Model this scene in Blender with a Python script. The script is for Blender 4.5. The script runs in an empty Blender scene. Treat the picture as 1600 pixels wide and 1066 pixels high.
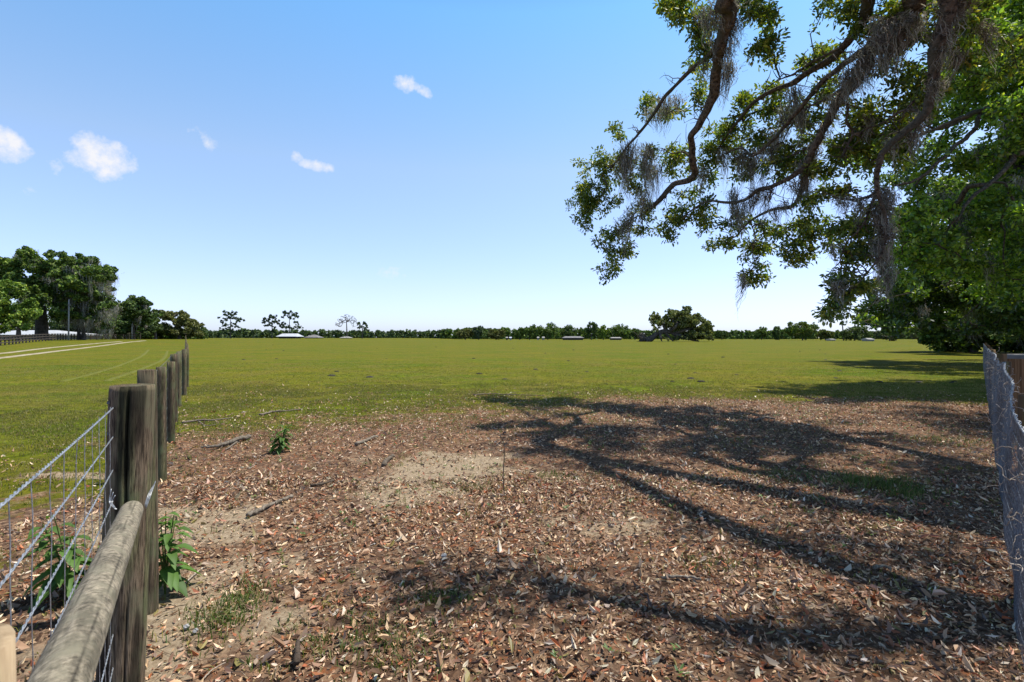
import bpy, math, random
import numpy as np
from mathutils import Vector
R = math.radians
ALB = .72
SC = bpy.context.scene
COL = SC.collection
# ------------------------------------------------------------------ camera
EYE, FPX, HOR = 1.5, 800.0, 527.5
cd = bpy.data.cameras.new('camera'); cam = bpy.data.objects.new('camera', cd); COL.objects.link(cam)
cam.location = (0, 0, EYE); cam.rotation_euler = (R(90), 0, 0)
cd.sensor_width = 36; cd.lens = 18; cd.shift_y = -(533 - HOR) / 1600
cd.clip_start = 0.05; cd.clip_end = 9000
cd.dof.use_dof = True; cd.dof.focus_distance = 6.0; cd.dof.aperture_fstop = 13
SC.camera = cam
# ------------------------------------------------------------------ light
SUNV = Vector((0.44, 0.13, 1.0)).normalized()
SEL = math.asin(SUNV.z); SAZ = math.atan2(SUNV.x, SUNV.y)
w = bpy.data.worlds.new('World'); SC.world = w; w.use_nodes = True
nt = w.node_tree; nt.nodes.clear(); N = nt.nodes.new; L = nt.links.new
out = N('ShaderNodeOutputWorld'); bg = N('ShaderNodeBackground')
sky = N('ShaderNodeTexSky'); sky.sky_type = 'NISHITA'; sky.sun_disc = False
sky.sun_elevation = SEL; sky.sun_rotation = SAZ; sky.air_density = 1.0; sky.dust_density = 0.6; sky.ozone_density = 1.6
SKY_STRENGTH = 0.092
bg.inputs[1].default_value = SKY_STRENGTH
# clouds as a layer of the sky, placed by true direction
tc = N('ShaderNodeTexCoord')
nz = N('ShaderNodeTexNoise'); nz.inputs['Scale'].default_value = 30; nz.inputs['Detail'].default_value = 7; nz.inputs['Roughness'].default_value = .62
L(tc.outputs['Generated'], nz.inputs['Vector'])
def wmath(op, a, b=None, c=None, clamp=False):
    n = N('ShaderNodeMath'); n.operation = op; n.use_clamp = clamp
    for i, v in enumerate((a, b, c)):
        if v is None: continue
        if isinstance(v, (int, float)): n.inputs[i].default_value = v
        else: L(v, n.inputs[i])
    return n.outputs[0]
sep = N('ShaderNodeSeparateXYZ'); L(tc.outputs['Generated'], sep.inputs[0])
az = wmath('ARCTAN2', sep.outputs[0], sep.outputs[1]); el = wmath('ARCSINE', sep.outputs[2])
dens = None
for (px, py, rx, ry, tilt, amt) in [(160,248,54,30,0,1.3),(138,228,34,20,0,1.2),(180,238,26,18,0,1.1),(5,222,46,28,0.2,1.0),(85,262,20,14,0,.62),(488,257,34,9,0.1,.92),(463,246,15,10,0,.95),(632,130,18,12,0,.85),(662,142,18,8,0.4,.7),(308,212,30,14,.4,.50),(318,222,18,12,.4,.5),(45,300,16,9,.1,.5),(620,425,40,12,0.1,.42)]:
    u0 = math.atan2(px - 800, FPX); v0 = math.atan2(HOR - py, math.hypot(px - 800, FPX))
    sx = rx / FPX * math.cos(u0) ** 2; sy = ry / FPX * math.cos(u0)
    du = wmath('SUBTRACT', az, u0); dv = wmath('SUBTRACT', el, v0)
    du2 = wmath('SUBTRACT', du, wmath('MULTIPLY', dv, -tilt * sx / sy * .3)); dv2 = wmath('ADD', dv, wmath('MULTIPLY', du, tilt * .8))
    a = wmath('POWER', wmath('DIVIDE', du2, sx), 2); b = wmath('POWER', wmath('DIVIDE', dv2, sy), 2)
    a.node.inputs[0].links  # keep
    f = wmath('MULTIPLY', wmath('SUBTRACT', 1.0, wmath('MULTIPLY', wmath('ADD', a, b), .55), None, True), amt)
    dens = f if dens is None else wmath('MAXIMUM', dens, f)
nf = wmath('SUBTRACT', nz.outputs['Fac'], .5)
d2 = wmath('ADD', dens, wmath('MULTIPLY', nf, 2.6))
d2 = wmath('MULTIPLY', wmath('SUBTRACT', d2, .42), 1.25, None, True)
d2 = wmath('MULTIPLY', d2, wmath('MULTIPLY', dens, 2.2, None, True), None, True)
d2 = wmath('SMOOTH_MIN', d2, .97, .1)
hs = N('ShaderNodeHueSaturation'); hs.inputs['Saturation'].default_value = 0.98; hs.inputs['Value'].default_value = 1.0
L(sky.outputs[0], hs.inputs['Color'])
tint = N('ShaderNodeMix'); tint.data_type = 'RGBA'; tint.blend_type = 'MULTIPLY'; tint.inputs[0].default_value = 1
er = N('ShaderNodeValToRGB'); L(wmath('DIVIDE', el, 1.5708), er.inputs[0]); ee = er.color_ramp.elements
while len(ee) < 6: ee.new(.5)
for k_, (p_, c_) in enumerate([(0, (.57, .66, 1.0)), (.06, (.68, .68, .95)), (.20, (.84, .84, .84)), (.36, (.60, .93, 1.04)), (.44, (.40, .60, .70)), (.56, (.14, .17, .19))]):
    ee[k_].position = p_; ee[k_].color = (*c_, 1)
t2 = N('ShaderNodeMix'); t2.data_type = 'RGBA'; t2.blend_type = 'MULTIPLY'; t2.inputs[0].default_value = 1; t2.inputs[7].default_value = (2, 2, 2, 1); L(er.outputs[0], t2.inputs[6])
L(t2.outputs[2], tint.inputs[7]); L(hs.outputs[0], tint.inputs[6])
mx = N('ShaderNodeMix'); mx.data_type = 'RGBA'; L(d2, mx.inputs[0]); L(tint.outputs[2], mx.inputs[6])
mx.inputs[7].default_value = (7.2, 7.2, 7.5, 1)
L(mx.outputs[2], bg.inputs[0]); L(bg.outputs[0], out.inputs[0])
sd = bpy.data.lights.new('sun', 'SUN'); sd.energy = 5.0; sd.angle = R(0.6); sd.color = (1.0, .94, .84)
so = bpy.data.objects.new('sun', sd); COL.objects.link(so); so.rotation_euler = SUNV.to_track_quat('Z', 'Y').to_euler()
so.location = (0, 0, 30)
vs = SC.view_settings; vs.view_transform = 'Standard'; vs.look = 'None'; vs.exposure = 0.5; vs.gamma = 1
SC.cycles.max_bounces = 6; SC.cycles.diffuse_bounces = 3; SC.cycles.transmission_bounces = 3; SC.cycles.transparent_max_bounces = 4

# ------------------------------------------------------------------ helpers
rg = np.random.default_rng(7); random.seed(7)
def sm(t): t = np.clip(t, 0, 1); return t * t * (3 - 2 * t)
def _h(i, j, s):
    n = (i * 374761393 + j * 668265263 + s * 1442695041) & 0xffffffff
    n = ((n ^ (n >> 13)) * 1274126177) & 0xffffffff
    return ((n ^ (n >> 16)) & 0xffff) / 65535.0
def vnoise(x, y, s=0):
    x = np.asarray(x, float); y = np.asarray(y, float)
    i = np.floor(x).astype(np.int64); j = np.floor(y).astype(np.int64); fx = x - i; fy = y - j
    fx = fx * fx * (3 - 2 * fx); fy = fy * fy * (3 - 2 * fy)
    return (_h(i, j, s) * (1 - fx) + _h(i + 1, j, s) * fx) * (1 - fy) + (_h(i, j + 1, s) * (1 - fx) + _h(i + 1, j + 1, s) * fx) * fy
def fbm(x, y, s=0, o=4):
    t = 0; a = .5; tot = 0
    for k in range(o):
        t = t + a * vnoise(x * 2 ** k, y * 2 ** k, s + k); tot += a; a *= .55
    return t / tot
def ground_z(x, y):
    x = np.asarray(x, float); y = np.asarray(y, float)
    z = 0.95 * sm((-x - 30) / 70) * sm((y - 30) / 90)
    near = np.exp(-(x ** 2 + y ** 2) / 900.)
    z = z + near * (0.05 * (fbm(x * .35, y * .35, 3) - .5) + 0.035 * (fbm(x * 1.7, y * 1.7, 9) - .5))
    return z
def gz(x, y): return float(ground_z(x, y))
def P(px, py, D): return np.array([(px - 800) / FPX * D, D, EYE + (HOR - py) / FPX * D])
def G(px, py):
    D = EYE * FPX / max(py - HOR, .5)
    for _ in range(40): D = D * .5 + .5 * (EYE - gz((px - 800) / FPX * D, D)) * FPX / max(py - HOR, .5)
    x = (px - 800) / FPX * D
    return np.array([x, D, gz(x, D)])

class MB:
    def __init__(s): s.v = []; s.f = []; s.c = []; s.n = 0
    def add(s, v, f, c=None):
        v = np.asarray(v, float).reshape(-1, 3)
        if not isinstance(f, list): f = [f]
        for a in f: s.f.append(np.asarray(a, np.int64) + s.n)
        s.v.append(v); s.n += len(v)
        if c is None: c = (1, 1, 1)
        c = np.asarray(c, float)
        if c.ndim == 1: c = np.tile(c, (len(v), 1))
        s.c.append(c)
    def build(s, name, mat, parent=None, smooth=False):
        me = bpy.data.meshes.new(name)
        V = np.concatenate(s.v) if s.v else np.zeros((0, 3))
        off = np.zeros(3)
        if parent is not None: off = np.array(parent.get('_loc', (0, 0, 0)))
        V = V - off
        me.vertices.add(len(V)); me.vertices.foreach_set('co', V.ravel())
        loops = np.concatenate([a.ravel() for a in s.f]); cnt = np.concatenate([np.full(len(a), a.shape[1]) for a in s.f])
        st = np.concatenate([[0], np.cumsum(cnt)[:-1]])
        me.loops.add(len(loops)); me.loops.foreach_set('vertex_index', loops.astype(np.int32))
        me.polygons.add(len(cnt)); me.polygons.foreach_set('loop_start', st.astype(np.int32)); me.polygons.foreach_set('loop_total', cnt.astype(np.int32))
        me.polygons.foreach_set('use_smooth', np.full(len(cnt), smooth))
        me.update(calc_edges=True)
        ca = me.color_attributes.new('Col', 'FLOAT_COLOR', 'POINT')
        C4 = np.ones((len(V), 4)); C4[:, :3] = np.concatenate(s.c); ca.data.foreach_set('color', C4.ravel())
        if mat: me.materials.append(mat)
        o = bpy.data.objects.new(name, me); COL.objects.link(o)
        if parent is not None: o.parent = parent
        return o
def smooth_path(pts, rad, n=4):
    pts = np.asarray(pts, float); rad = np.asarray(rad, float)
    if len(pts) < 3: return pts, rad
    Pp = np.vstack([2 * pts[0] - pts[1], pts, 2 * pts[-1] - pts[-2]]); o = []; r = []
    for i in range(len(pts) - 1):
        p0, p1, p2, p3 = Pp[i:i + 4]
        for k in range(n):
            t = k / n
            o.append(.5 * ((2 * p1) + (-p0 + p2) * t + (2 * p0 - 5 * p1 + 4 * p2 - p3) * t * t + (-p0 + 3 * p1 - 3 * p2 + p3) * t ** 3))
            r.append(rad[i] * (1 - t) + rad[i + 1] * t)
    o.append(pts[-1]); r.append(rad[-1]); return np.array(o), np.array(r)
def tube(mb, pts, rad, n=6, col=(1, 1, 1), lump=0, caps=True, seed=0):
    pts = np.asarray(pts, float); m = len(pts); rad = np.broadcast_to(np.asarray(rad, float), (m,))
    T = np.gradient(pts, axis=0); T /= np.linalg.norm(T, axis=1)[:, None] + 1e-12
    up = np.array([0, 0, 1.]) if abs(T[0, 2]) < .9 else np.array([1., 0, 0])
    A = np.empty_like(pts); a = np.cross(T[0], up); a /= np.linalg.norm(a)
    for i in range(m):
        a = a - T[i] * a.dot(T[i]); a /= np.linalg.norm(a) + 1e-12; A[i] = a
    B = np.cross(T, A)
    th = np.arange(n) * 2 * math.pi / n
    rr = np.repeat(rad[:, None], n, 1)
    if lump: 
        s = np.concatenate([[0], np.cumsum(np.linalg.norm(np.diff(pts, axis=0), axis=1))])[:, None] / (rad.max() * 2.5)
        rr = rr * (1 + lump * (fbm(s + seed * 7.3, np.cos(th)[None, :] * 1.3 + np.sin(th)[None, :] * 2.1 + 5, seed + 11, 3) - .5) * 2)
    V = pts[:, None, :] + rr[..., None] * (np.cos(th)[None, :, None] * A[:, None, :] + np.sin(th)[None, :, None] * B[:, None, :])
    i = np.arange(m - 1)[:, None]; j = np.arange(n)[None, :]; j2 = (j + 1) % n
    F = np.stack([i * n + j, i * n + j2, (i + 1) * n + j2, (i + 1) * n + j], -1).reshape(-1, 4)
    V = V.reshape(-1, 3); fs = [F]
    if caps:
        V = np.vstack([V, pts[0], pts[-1]]); c0 = m * n; jj = np.arange(n)
        fs.append(np.stack([(jj + 1) % n, jj, np.full(n, c0)], 1)); fs.append(np.stack([(m - 1) * n + jj, (m - 1) * n + (jj + 1) % n, np.full(n, c0 + 1)], 1))
    mb.add(V, fs, col)
def box(mb, c, s, rz=0, col=(1, 1, 1)):
    x, y, z = np.array(s) / 2.
    v = np.array([[a * x, b * y, d * z] for d in (-1, 1) for a, b in ((-1, -1), (1, -1), (1, 1), (-1, 1))])
    ca, sa = math.cos(rz), math.sin(rz); v = np.stack([v[:, 0] * ca - v[:, 1] * sa, v[:, 0] * sa + v[:, 1] * ca, v[:, 2]], 1) + np.array(c)
    mb.add(v, np.array([[3, 2, 1, 0], [4, 5, 6, 7], [0, 1, 5, 4], [1, 2, 6, 5], [2, 3, 7, 6], [3, 0, 4, 7]]), col)
def unit(a): return a / (np.linalg.norm(a, axis=-1, keepdims=True) + 1e-9)
def leaves(mb, pos, d, nrm, ln, wd, col, fold=.25, curl=0.0, wide=.45):
    """pos (N,3) base of each leaf; d its long axis; two folded quads to a leaf"""
    n = len(pos)
    if n == 0: return
    d = unit(d); s = unit(np.cross(d, nrm)); u = np.cross(s, d)
    ln = np.broadcast_to(ln, (n,))[:, None]; wd = np.broadcast_to(wd, (n,))[:, None]
    f = np.broadcast_to(fold, (n,))[:, None]; cu = np.broadcast_to(curl, (n,))[:, None]
    b = pos; t = pos + d * ln - u * cu * ln
    def side(sg, a, k, q): return pos + d * ln * a + s * sg * wd * k + u * (wd * k * f + cu * ln * q)
    V = np.stack([b, side(1, .3, .46, .0), side(1, .72, .38, -.25), t, side(-1, .72, .38, -.25), side(-1, .3, .46, 0.)], 1)
    F = (np.arange(n) * 6)[:, None, None] + np.array([[0, 1, 2, 3], [0, 3, 4, 5]])[None]
    mb.add(V.reshape(-1, 3), F.reshape(-1, 4), np.repeat(np.asarray(col), 6, 0) if np.ndim(col) == 2 else col)
def cards(mb, pos, nrm, size, col):
    """small pointed leaf tufts, one quad each"""
    n = len(pos); a = unit(np.cross(nrm, rg.normal(size=(n, 3)))); b = np.cross(unit(nrm), a); size = np.broadcast_to(size, (n,))[:, None]
    k = rg.uniform(.45, .8, (n, 1)); o = rg.uniform(-.25, .25, (n, 1))
    V = np.stack([pos - a * size, pos - b * size * k + a * size * o, pos + a * size, pos + b * size * k - a * size * o], 1)
    mb.add(V.reshape(-1, 3), (np.arange(n)[:, None] * 4 + np.arange(4)[None]), np.repeat(col, 4, 0))
def empty(name, loc, label, cat, group=None, kind=None):
    o = bpy.data.objects.new(name, None); COL.objects.link(o); o.location = [float(a) for a in loc]; o['_loc'] = [float(a) for a in loc]
    o.empty_display_size = .3
    return tag(o, label, cat, group, kind)
def tag(o, label=None, cat=None, group=None, kind=None):
    if label: o['label'] = label
    if cat: o['category'] = cat
    if group: o['group'] = group
    if kind: o['kind'] = kind
    return o
def jit(col, n, v=.25, h=.08):
    c = np.tile(np.asarray(col, float), (n, 1)); c *= (1 + v * rg.uniform(-1, 1, (n, 1))); c *= (1 + h * rg.uniform(-1, 1, (n, 3))); return np.clip(c, 0, 1)
def pick(cols, n, p=None, v=.2, h=.06):
    c = np.asarray(cols, float)[rg.choice(len(cols), n, p=p)]; c = c * (1 + v * rg.uniform(-1, 1, (n, 1))) * (1 + h * rg.uniform(-1, 1, (n, 3))); return np.clip(c * ALB, 0, 1)

# ------------------------------------------------------------------ materials
def newmat(name):
    m = bpy.data.materials.new(name); m.use_nodes = True; t = m.node_tree; t.nodes.clear()
    return m, t, t.nodes.new, t.links.new
def mat_leaf(name, trans=.35, gloss=.06, rough=.45, tcol=(1.25, 1.3, .45)):
    m, t, N, L = newmat(name)
    o = N('ShaderNodeOutputMaterial'); a = N('ShaderNodeVertexColor'); a.layer_name = 'Col'
    d = N('ShaderNodeBsdfDiffuse'); tr = N('ShaderNodeBsdfTranslucent'); g = N('ShaderNodeBsdfGlossy'); g.inputs['Roughness'].default_value = rough
    mu = N('ShaderNodeMix'); mu.data_type = 'RGBA'; mu.blend_type = 'MULTIPLY'; mu.inputs[0].default_value = 1; mu.inputs[7].default_value = (*tcol, 1)
    L(a.outputs[0], mu.inputs[6]); L(mu.outputs[2], tr.inputs[0]); L(a.outputs[0], d.inputs[0])
    m1 = N('ShaderNodeMixShader'); m1.inputs[0].default_value = trans; L(d.outputs[0], m1.inputs[1]); L(tr.outputs[0], m1.inputs[2])
    m2 = N('ShaderNodeMixShader'); m2.inputs[0].default_value = gloss; L(m1.outputs[0], m2.inputs[1]); L(g.outputs[0], m2.inputs[2])
    g.inputs[0].default_value = (.9, .95, 1, 1)
    L(m2.outputs[0], o.inputs[0]); return m
def mat_noise(name, c1, c2, c3=None, scale=(8, 8, 8), detail=8, rough=.9, bump=.3, bdist=.02, vcol=False, s2=1.0, coord='Object', spec=.2, metal=0, bscale=None):
    m, t, N, L = newmat(name); k_ = 1 if name == 'white_metal_roof' else ALB; c1, c2 = [tuple(x * k_ for x in c_) for c_ in (c1, c2)]; c3 = tuple(x * k_ for x in c3) if c3 else None
    o = N('ShaderNodeOutputMaterial'); b = N('ShaderNodeBsdfPrincipled'); tc = N('ShaderNodeTexCoord'); mp = N('ShaderNodeMapping'); mp.inputs['Scale'].default_value = scale
    L(tc.outputs[coord], mp.inputs[0]); n1 = N('ShaderNodeTexNoise'); n1.inputs['Scale'].default_value = 1; n1.inputs['Detail'].default_value = detail; n1.inputs['Roughness'].default_value = .65
    L(mp.outputs[0], n1.inputs['Vector']); cr = N('ShaderNodeValToRGB'); cr.color_ramp.elements[0].position = .36; cr.color_ramp.elements[1].position = .64
    cr.color_ramp.elements[0].color = (*c1, 1); cr.color_ramp.elements[1].color = (*c2, 1); L(n1.outputs['Fac'], cr.inputs[0]); c = cr.outputs[0]
    if c3:
        n2 = N('ShaderNodeTexNoise'); n2.inputs['Scale'].default_value = s2; n2.inputs['Detail'].default_value = 5; L(tc.outputs[coord], n2.inputs['Vector'])
        r2 = N('ShaderNodeValToRGB'); r2.color_ramp.elements[0].position = .48; r2.color_ramp.elements[1].position = .66; L(n2.outputs['Fac'], r2.inputs[0])
        mm = N('ShaderNodeMix'); mm.data_type = 'RGBA'; L(r2.outputs[0], mm.inputs[0]); L(c, mm.inputs[6]); mm.inputs[7].default_value = (*c3, 1); c = mm.outputs[2]
    if vcol:
        a = N('ShaderNodeVertexColor'); a.layer_name = 'Col'; mm = N('ShaderNodeMix'); mm.data_type = 'RGBA'; mm.blend_type = 'MULTIPLY'; mm.inputs[0].default_value = 1
        L(c, mm.inputs[6]); L(a.outputs[0], mm.inputs[7]); c = mm.outputs[2]
    L(c, b.inputs['Base Color']); b.inputs['Roughness'].default_value = rough; b.inputs['Specular IOR Level'].default_value = spec; b.inputs['Metallic'].default_value = metal
    if bump:
        bp = N('ShaderNodeBump'); bp.inputs['Strength'].default_value = bump; bp.inputs['Distance'].default_value = bdist
        L(n1.outputs['Fac'], bp.inputs['Height']); L(bp.outputs[0], b.inputs['Normal'])
    L(b.outputs[0], o.inputs[0]); return m
M = {}
M['leaf'] = mat_leaf('oak_leaf', .48, .05, .4)
M['weed'] = mat_leaf('weed_leaf', .35, .02, .6)
M['farleaf'] = mat_leaf('far_foliage', .25, .02, .6)
M['grass'] = mat_leaf('grass_blade', .35, .03, .5, (1.1, 1.2, .6))
M['litter'] = mat_leaf('dry_leaf', .12, .05, .5, (1.1, .9, .7))
M['moss'] = mat_leaf('spanish_moss', .35, .0, .6, (1.0, 1.0, .9))
M['bark'] = mat_noise('oak_bark', (.04, .03, .023), (.34, .27, .205), (.14, .14, .10), (17, 17, 17), 12, .95, 1.0, .10, s2=2.2)
M['farbark'] = mat_noise('far_bark', (.07, .06, .05), (.19, .165, .14), None, (2, 2, 2), 5, .95, .3, .05)
M['post'] = mat_noise('weathered_post', (.040, .028, .018), (.30, .225, .150), (.19, .18, .11), (170, 170, 11), 9, .9, .8, .004, s2=7, vcol=True)
M['rail'] = mat_noise('weathered_rail', (.13, .115, .085), (.44, .385, .29), (.26, .24, .175), (85, 60, 85), 10, .85, .7, .003, s2=16, vcol=True)
M['stub'] = mat_noise('tan_post_wood', (.30, .21, .12), (.60, .46, .30), None, (30, 30, 6), 6, .9, .3, .004, vcol=True)
M['wire'] = mat_noise('galvanised_wire', (.30, .32, .35), (.62, .65, .68), None, (60, 60, 60), 3, .42, 0, spec=.5, metal=.55)
M['dullwire'] = mat_noise('dull_wire', (.10, .115, .14), (.24, .27, .31), None, (40, 40, 40), 3, .5, 0, spec=.4, metal=.4)
M['board'] = mat_noise('brown_board', (.13, .07, .032), (.34, .20, .10), None, (30, 30, 1.2), 7, .85, .3, .004, vcol=True)
M['farfence'] = mat_noise('dark_fence_board', (.05, .04, .032), (.13, .105, .085), None, (2, 2, 2), 4, .9, 0)
M['whiteroof'] = mat_noise('white_metal_roof', (.40, .42, .46), (.52, .54, .57), None, (.8, .8, .8), 4, .4, .1, .02, spec=.5)
M['greyroof'] = mat_noise('grey_roof', (.16, .15, .15), (.30, .29, .29), None, (1.5, 1.5, 1.5), 5, .7, .1, .02)
M['wall'] = mat_noise('pale_wall', (.30, .29, .28), (.45, .44, .42), None, (1, 1, 1), 4, .9, .1, .02)
M['darkwall'] = mat_noise('dark_wall', (.03, .028, .03), (.07, .065, .07), None, (1, 1, 1), 4, .9, 0)
M['stick'] = mat_noise('dead_wood', (.12, .10, .08), (.36, .32, .27), None, (40, 40, 40), 6, .9, .4, .004, vcol=True)
M['sand'] = mat_noise('pale_sand_track', (.28, .23, .14), (.52, .45, .33), None, (.9, .9, .9), 8, .95, .3, .03)
M['concrete'] = mat_noise('pale_concrete', (.33, .33, .34), (.5, .5, .5), None, (6, 6, 6), 7, .85, .1, .004)

# ground: grass, litter and sand by surface masks kept on the sheet
def litter_mask(x, y):
    e = 12.6 + 1.0 * np.sin(x * .25 + 1) - 0.9 * np.clip(-x - .5, 0, 4) * .55 + 3.2 * (fbm(x * .35, y * .35, 21) - .5) + 2.2 * (fbm(x * 1.3, y * 1.3, 25) - .5)
    m = sm((e - y) / (8.0 - 5.2 * sm((x - 1) / 4)) + .24)
    left = -0.206 - 0.6375 * y          # the left fence's line
    k = sm((x - left + 1.0 + 1.2 * (fbm(x * 1.1, y * 1.1, 33) - .5)) / .9)
    far_left = .75 * sm((7.0 - y + 9 * (fbm(x * .9, y * .9, 37) - .5)) / 3)
    return np.clip(m * np.maximum(k, far_left), 0, 1)
def sand_mask(x, y):
    s = np.zeros(np.shape(x))
    for (cx, cy, rx, ry, a) in [(-.75, 6.0, 1.0, .8, .82), (-1.05, 4.9, .6, .5, .7), (-1.75, 2.75, .55, .6, .85), (-1.3, 3.2, .5, .4, .5), (-2.9, 4.1, .9, .55, .9), (.75, 4.2, .6, .4, .35), (-4.8, 5.6, .7, .2, .6)]:
        s = np.maximum(s, a * np.exp(-(((x - cx) / rx) ** 2 + ((y - cy) / ry) ** 2)))
    return np.clip(s * 1.3 + (fbm(x * 2.6, y * 2.6, 55) - .5) * 1.5 * sm(s / .25), 0, 1)
def grade(a, b, n, p): t = np.linspace(0, 1, n); return a + (b - a) * t ** p
xs = np.concatenate([-grade(6, 3500, 110, 3.2)[::-1], np.arange(-5.94, 9.0, .06), grade(9, 3500, 110, 3.2)])
ys = np.concatenate([-grade(1.0, 600, 40, 3)[::-1], np.arange(-.94, 15, .06), grade(15, 5500, 150, 3.2)])
X, Y = np.meshgrid(xs, ys); Z = ground_z(X, Y)
mb = MB(); nx, ny = len(xs), len(ys); i = np.arange(ny - 1)[:, None]; j = np.arange(nx - 1)[None]
F = np.stack([i * nx + j, i * nx + j + 1, (i + 1) * nx + j + 1, (i + 1) * nx + j], -1).reshape(-1, 4)
C = np.stack([litter_mask(X, Y), sand_mask(X, Y), np.zeros_like(X)], -1).reshape(-1, 3)
mb.add(np.stack([X, Y, Z], -1).reshape(-1, 3), F, C)
def ground_mat():
    m, t, N, L = newmat('pasture_ground')
    o = N('ShaderNodeOutputMaterial'); b = N('ShaderNodeBsdfPrincipled'); b.inputs['Roughness'].default_value = 1; b.inputs['Specular IOR Level'].default_value = .05
    g = N('ShaderNodeNewGeometry'); a = N('ShaderNodeVertexColor'); a.layer_name = 'Col'; s = N('ShaderNodeSeparateColor'); L(a.outputs[0], s.inputs[0])
    def noise(sc, det=6, r=.6, sx=1, sy=1):
        mp = N('ShaderNodeMapping'); mp.inputs['Scale'].default_value = (sx, sy, 1); L(g.outputs['Position'], mp.inputs[0])
        n = N('ShaderNodeTexNoise'); n.inputs['Scale'].default_value = sc; n.inputs['Detail'].default_value = det; n.inputs['Roughness'].default_value = r; L(mp.outputs[0], n.inputs['Vector']); return n.outputs['Fac']
    def ramp(f, *st):
        r = N('ShaderNodeValToRGB'); e = r.color_ramp.elements
        while len(e) < len(st): e.new(.5)
        for k, (p, c) in enumerate(st): e[k].position = p; e[k].color = (*c, 1)
        L(f, r.inputs[0]); return r.outputs[0]
    def mix(f, a_, b_, bt='MIX'):
        q = N('ShaderNodeMix'); q.data_type = 'RGBA'; q.blend_type = bt
        for v, k in ((f, 0), (a_, 6), (b_, 7)):
            if isinstance(v, (int, float)): q.inputs[k].default_value = v
            elif isinstance(v, tuple): q.inputs[k].default_value = (*v, 1)
            else: L(v, q.inputs[k])
        return q.outputs[2]
    fine = noise(9, 8, .7)
    grass = ramp(fine, (.28, (.056, .070, .005)), (.5, (.142, .168, .009)), (.74, (.24, .24, .022)))
    big = ramp(noise(.16, 5, .6, 1, 1), (.38, (.76, .95, .72)), (.62, (1.18, 1.02, 1.1)))
    grass = mix(1.0, grass, big, 'MULTIPLY')
    grass = mix(1.0, grass, ramp(noise(3.2, 6, .8), (.36, (.42, .48, .4)), (.62, (1.42, 1.35, 1.4))), 'MULTIPLY')
    grass = mix(1.0, grass, ramp(noise(.9, 8, .75, .35, 1), (.36, (.72, .80, .7)), (.62, (1.2, 1.1, 1.15))), 'MULTIPLY')
    dry = ramp(noise(.5, 9, .75), (.46, (0, 0, 0)), (.66, (.8, .8, .8)))
    grass = mix(ramp(noise(.45, 7, .7, .25, 1.6), (.48, (0, 0, 0)), (.68, (.55, .55, .55))), grass, (.165, .150, .016))
    grass = mix(dry, grass, (.19, .155, .035))
    vor = N('ShaderNodeTexVoronoi'); vor.inputs['Scale'].default_value = 26; L(g.outputs['Position'], vor.inputs['Vector'])
    sv = N('ShaderNodeSeparateColor'); L(vor.outputs['Color'], sv.inputs[0])
    lit = ramp(sv.outputs[0], (.0, (.055, .032, .021)), (.25, (.15, .085, .052)), (.55, (.29, .18, .11)), (.8, (.54, .38, .25)), (.93, (.38, .15, .06)))
    lit = mix(ramp(noise(40, 6, .7), (.35, (0, 0, 0)), (.6, (.8, .8, .8))), (.165, .108, .077), lit)
    lit = mix(1.0, lit, ramp(noise(.9, 5), (.35, (.8, .78, .78)), (.65, (1.15, 1.1, 1.05))), 'MULTIPLY')
    sand = ramp(noise(30, 8, .75), (.32, (.20, .14, .09)), (.5, (.40, .31, .21)), (.7, (.58, .48, .35)))
    def addn(f, n, amt):
        q = N('ShaderNodeMath'); q.operation = 'MULTIPLY_ADD'; L(n, q.inputs[0]); q.inputs[1].default_value = amt; L(f, q.inputs[2])
        r = N('ShaderNodeMath'); r.operation = 'SUBTRACT'; L(q.outputs[0], r.inputs[0]); r.inputs[1].default_value = amt / 2; return r.outputs[0]
    lm = ramp(addn(s.outputs[0], noise(1.8, 10, .8), 2.0), (.36, (0, 0, 0)), (.64, (1, 1, 1)))
    c = mix(lm, grass, lit)
    sm_ = ramp(addn(s.outputs[1], noise(7, 8, .75), .9), (.35, (0, 0, 0)), (.65, (1, 1, 1)))
    c = mix(sm_, c, sand)
    c = mix(1.0, c, (ALB, ALB, ALB), 'MULTIPLY'); L(c, b.inputs['Base Color'])
    bp = N('ShaderNodeBump'); bp.inputs['Strength'].default_value = .8; bp.inputs['Distance'].default_value = .03; L(noise(22, 8, .75), bp.inputs['Height']); L(bp.outputs[0], b.inputs['Normal'])
    L(b.outputs[0], o.inputs[0]); return m
M['ground'] = ground_mat()
tag(mb.build('ground', M['ground'], None, True), kind='structure')

# sandy two-track lane and pale tyre tracks in the left pasture
def strip(name, pix, width, mat, lift=.03, cols=None, kind='structure'):
    mb = MB()
    for line in pix:
        q = np.array([G(*p) for p in line]); q, _ = smooth_path(q, np.ones(len(q)), 24)
        T = np.gradient(q[:, :2], axis=0); T /= np.linalg.norm(T, axis=1)[:, None]; Nn = np.stack([-T[:, 1], T[:, 0]], 1)
        wv = width * (.75 + .5 * fbm(np.arange(len(q)) * .21, np.zeros(len(q)), 5))
        rows = []
        for k in (-.5, -.17, .17, .5):
            xy = q[:, :2] + Nn * (wv * k)[:, None]; rows.append(np.column_stack([xy, ground_z(xy[:, 0], xy[:, 1]) + (lift if abs(k) < .4 else -.03)]))
        V = np.stack(rows, 1).reshape(-1, 3); n = len(q); a = np.arange(n - 1)[:, None]; b = np.arange(3)[None]
        mb.add(V, np.stack([a * 4 + b, a * 4 + b + 1, (a + 1) * 4 + b + 1, (a + 1) * 4 + b], -1).reshape(-1, 4))
    return tag(mb.build(name, mat, None, True), kind=kind)
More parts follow.
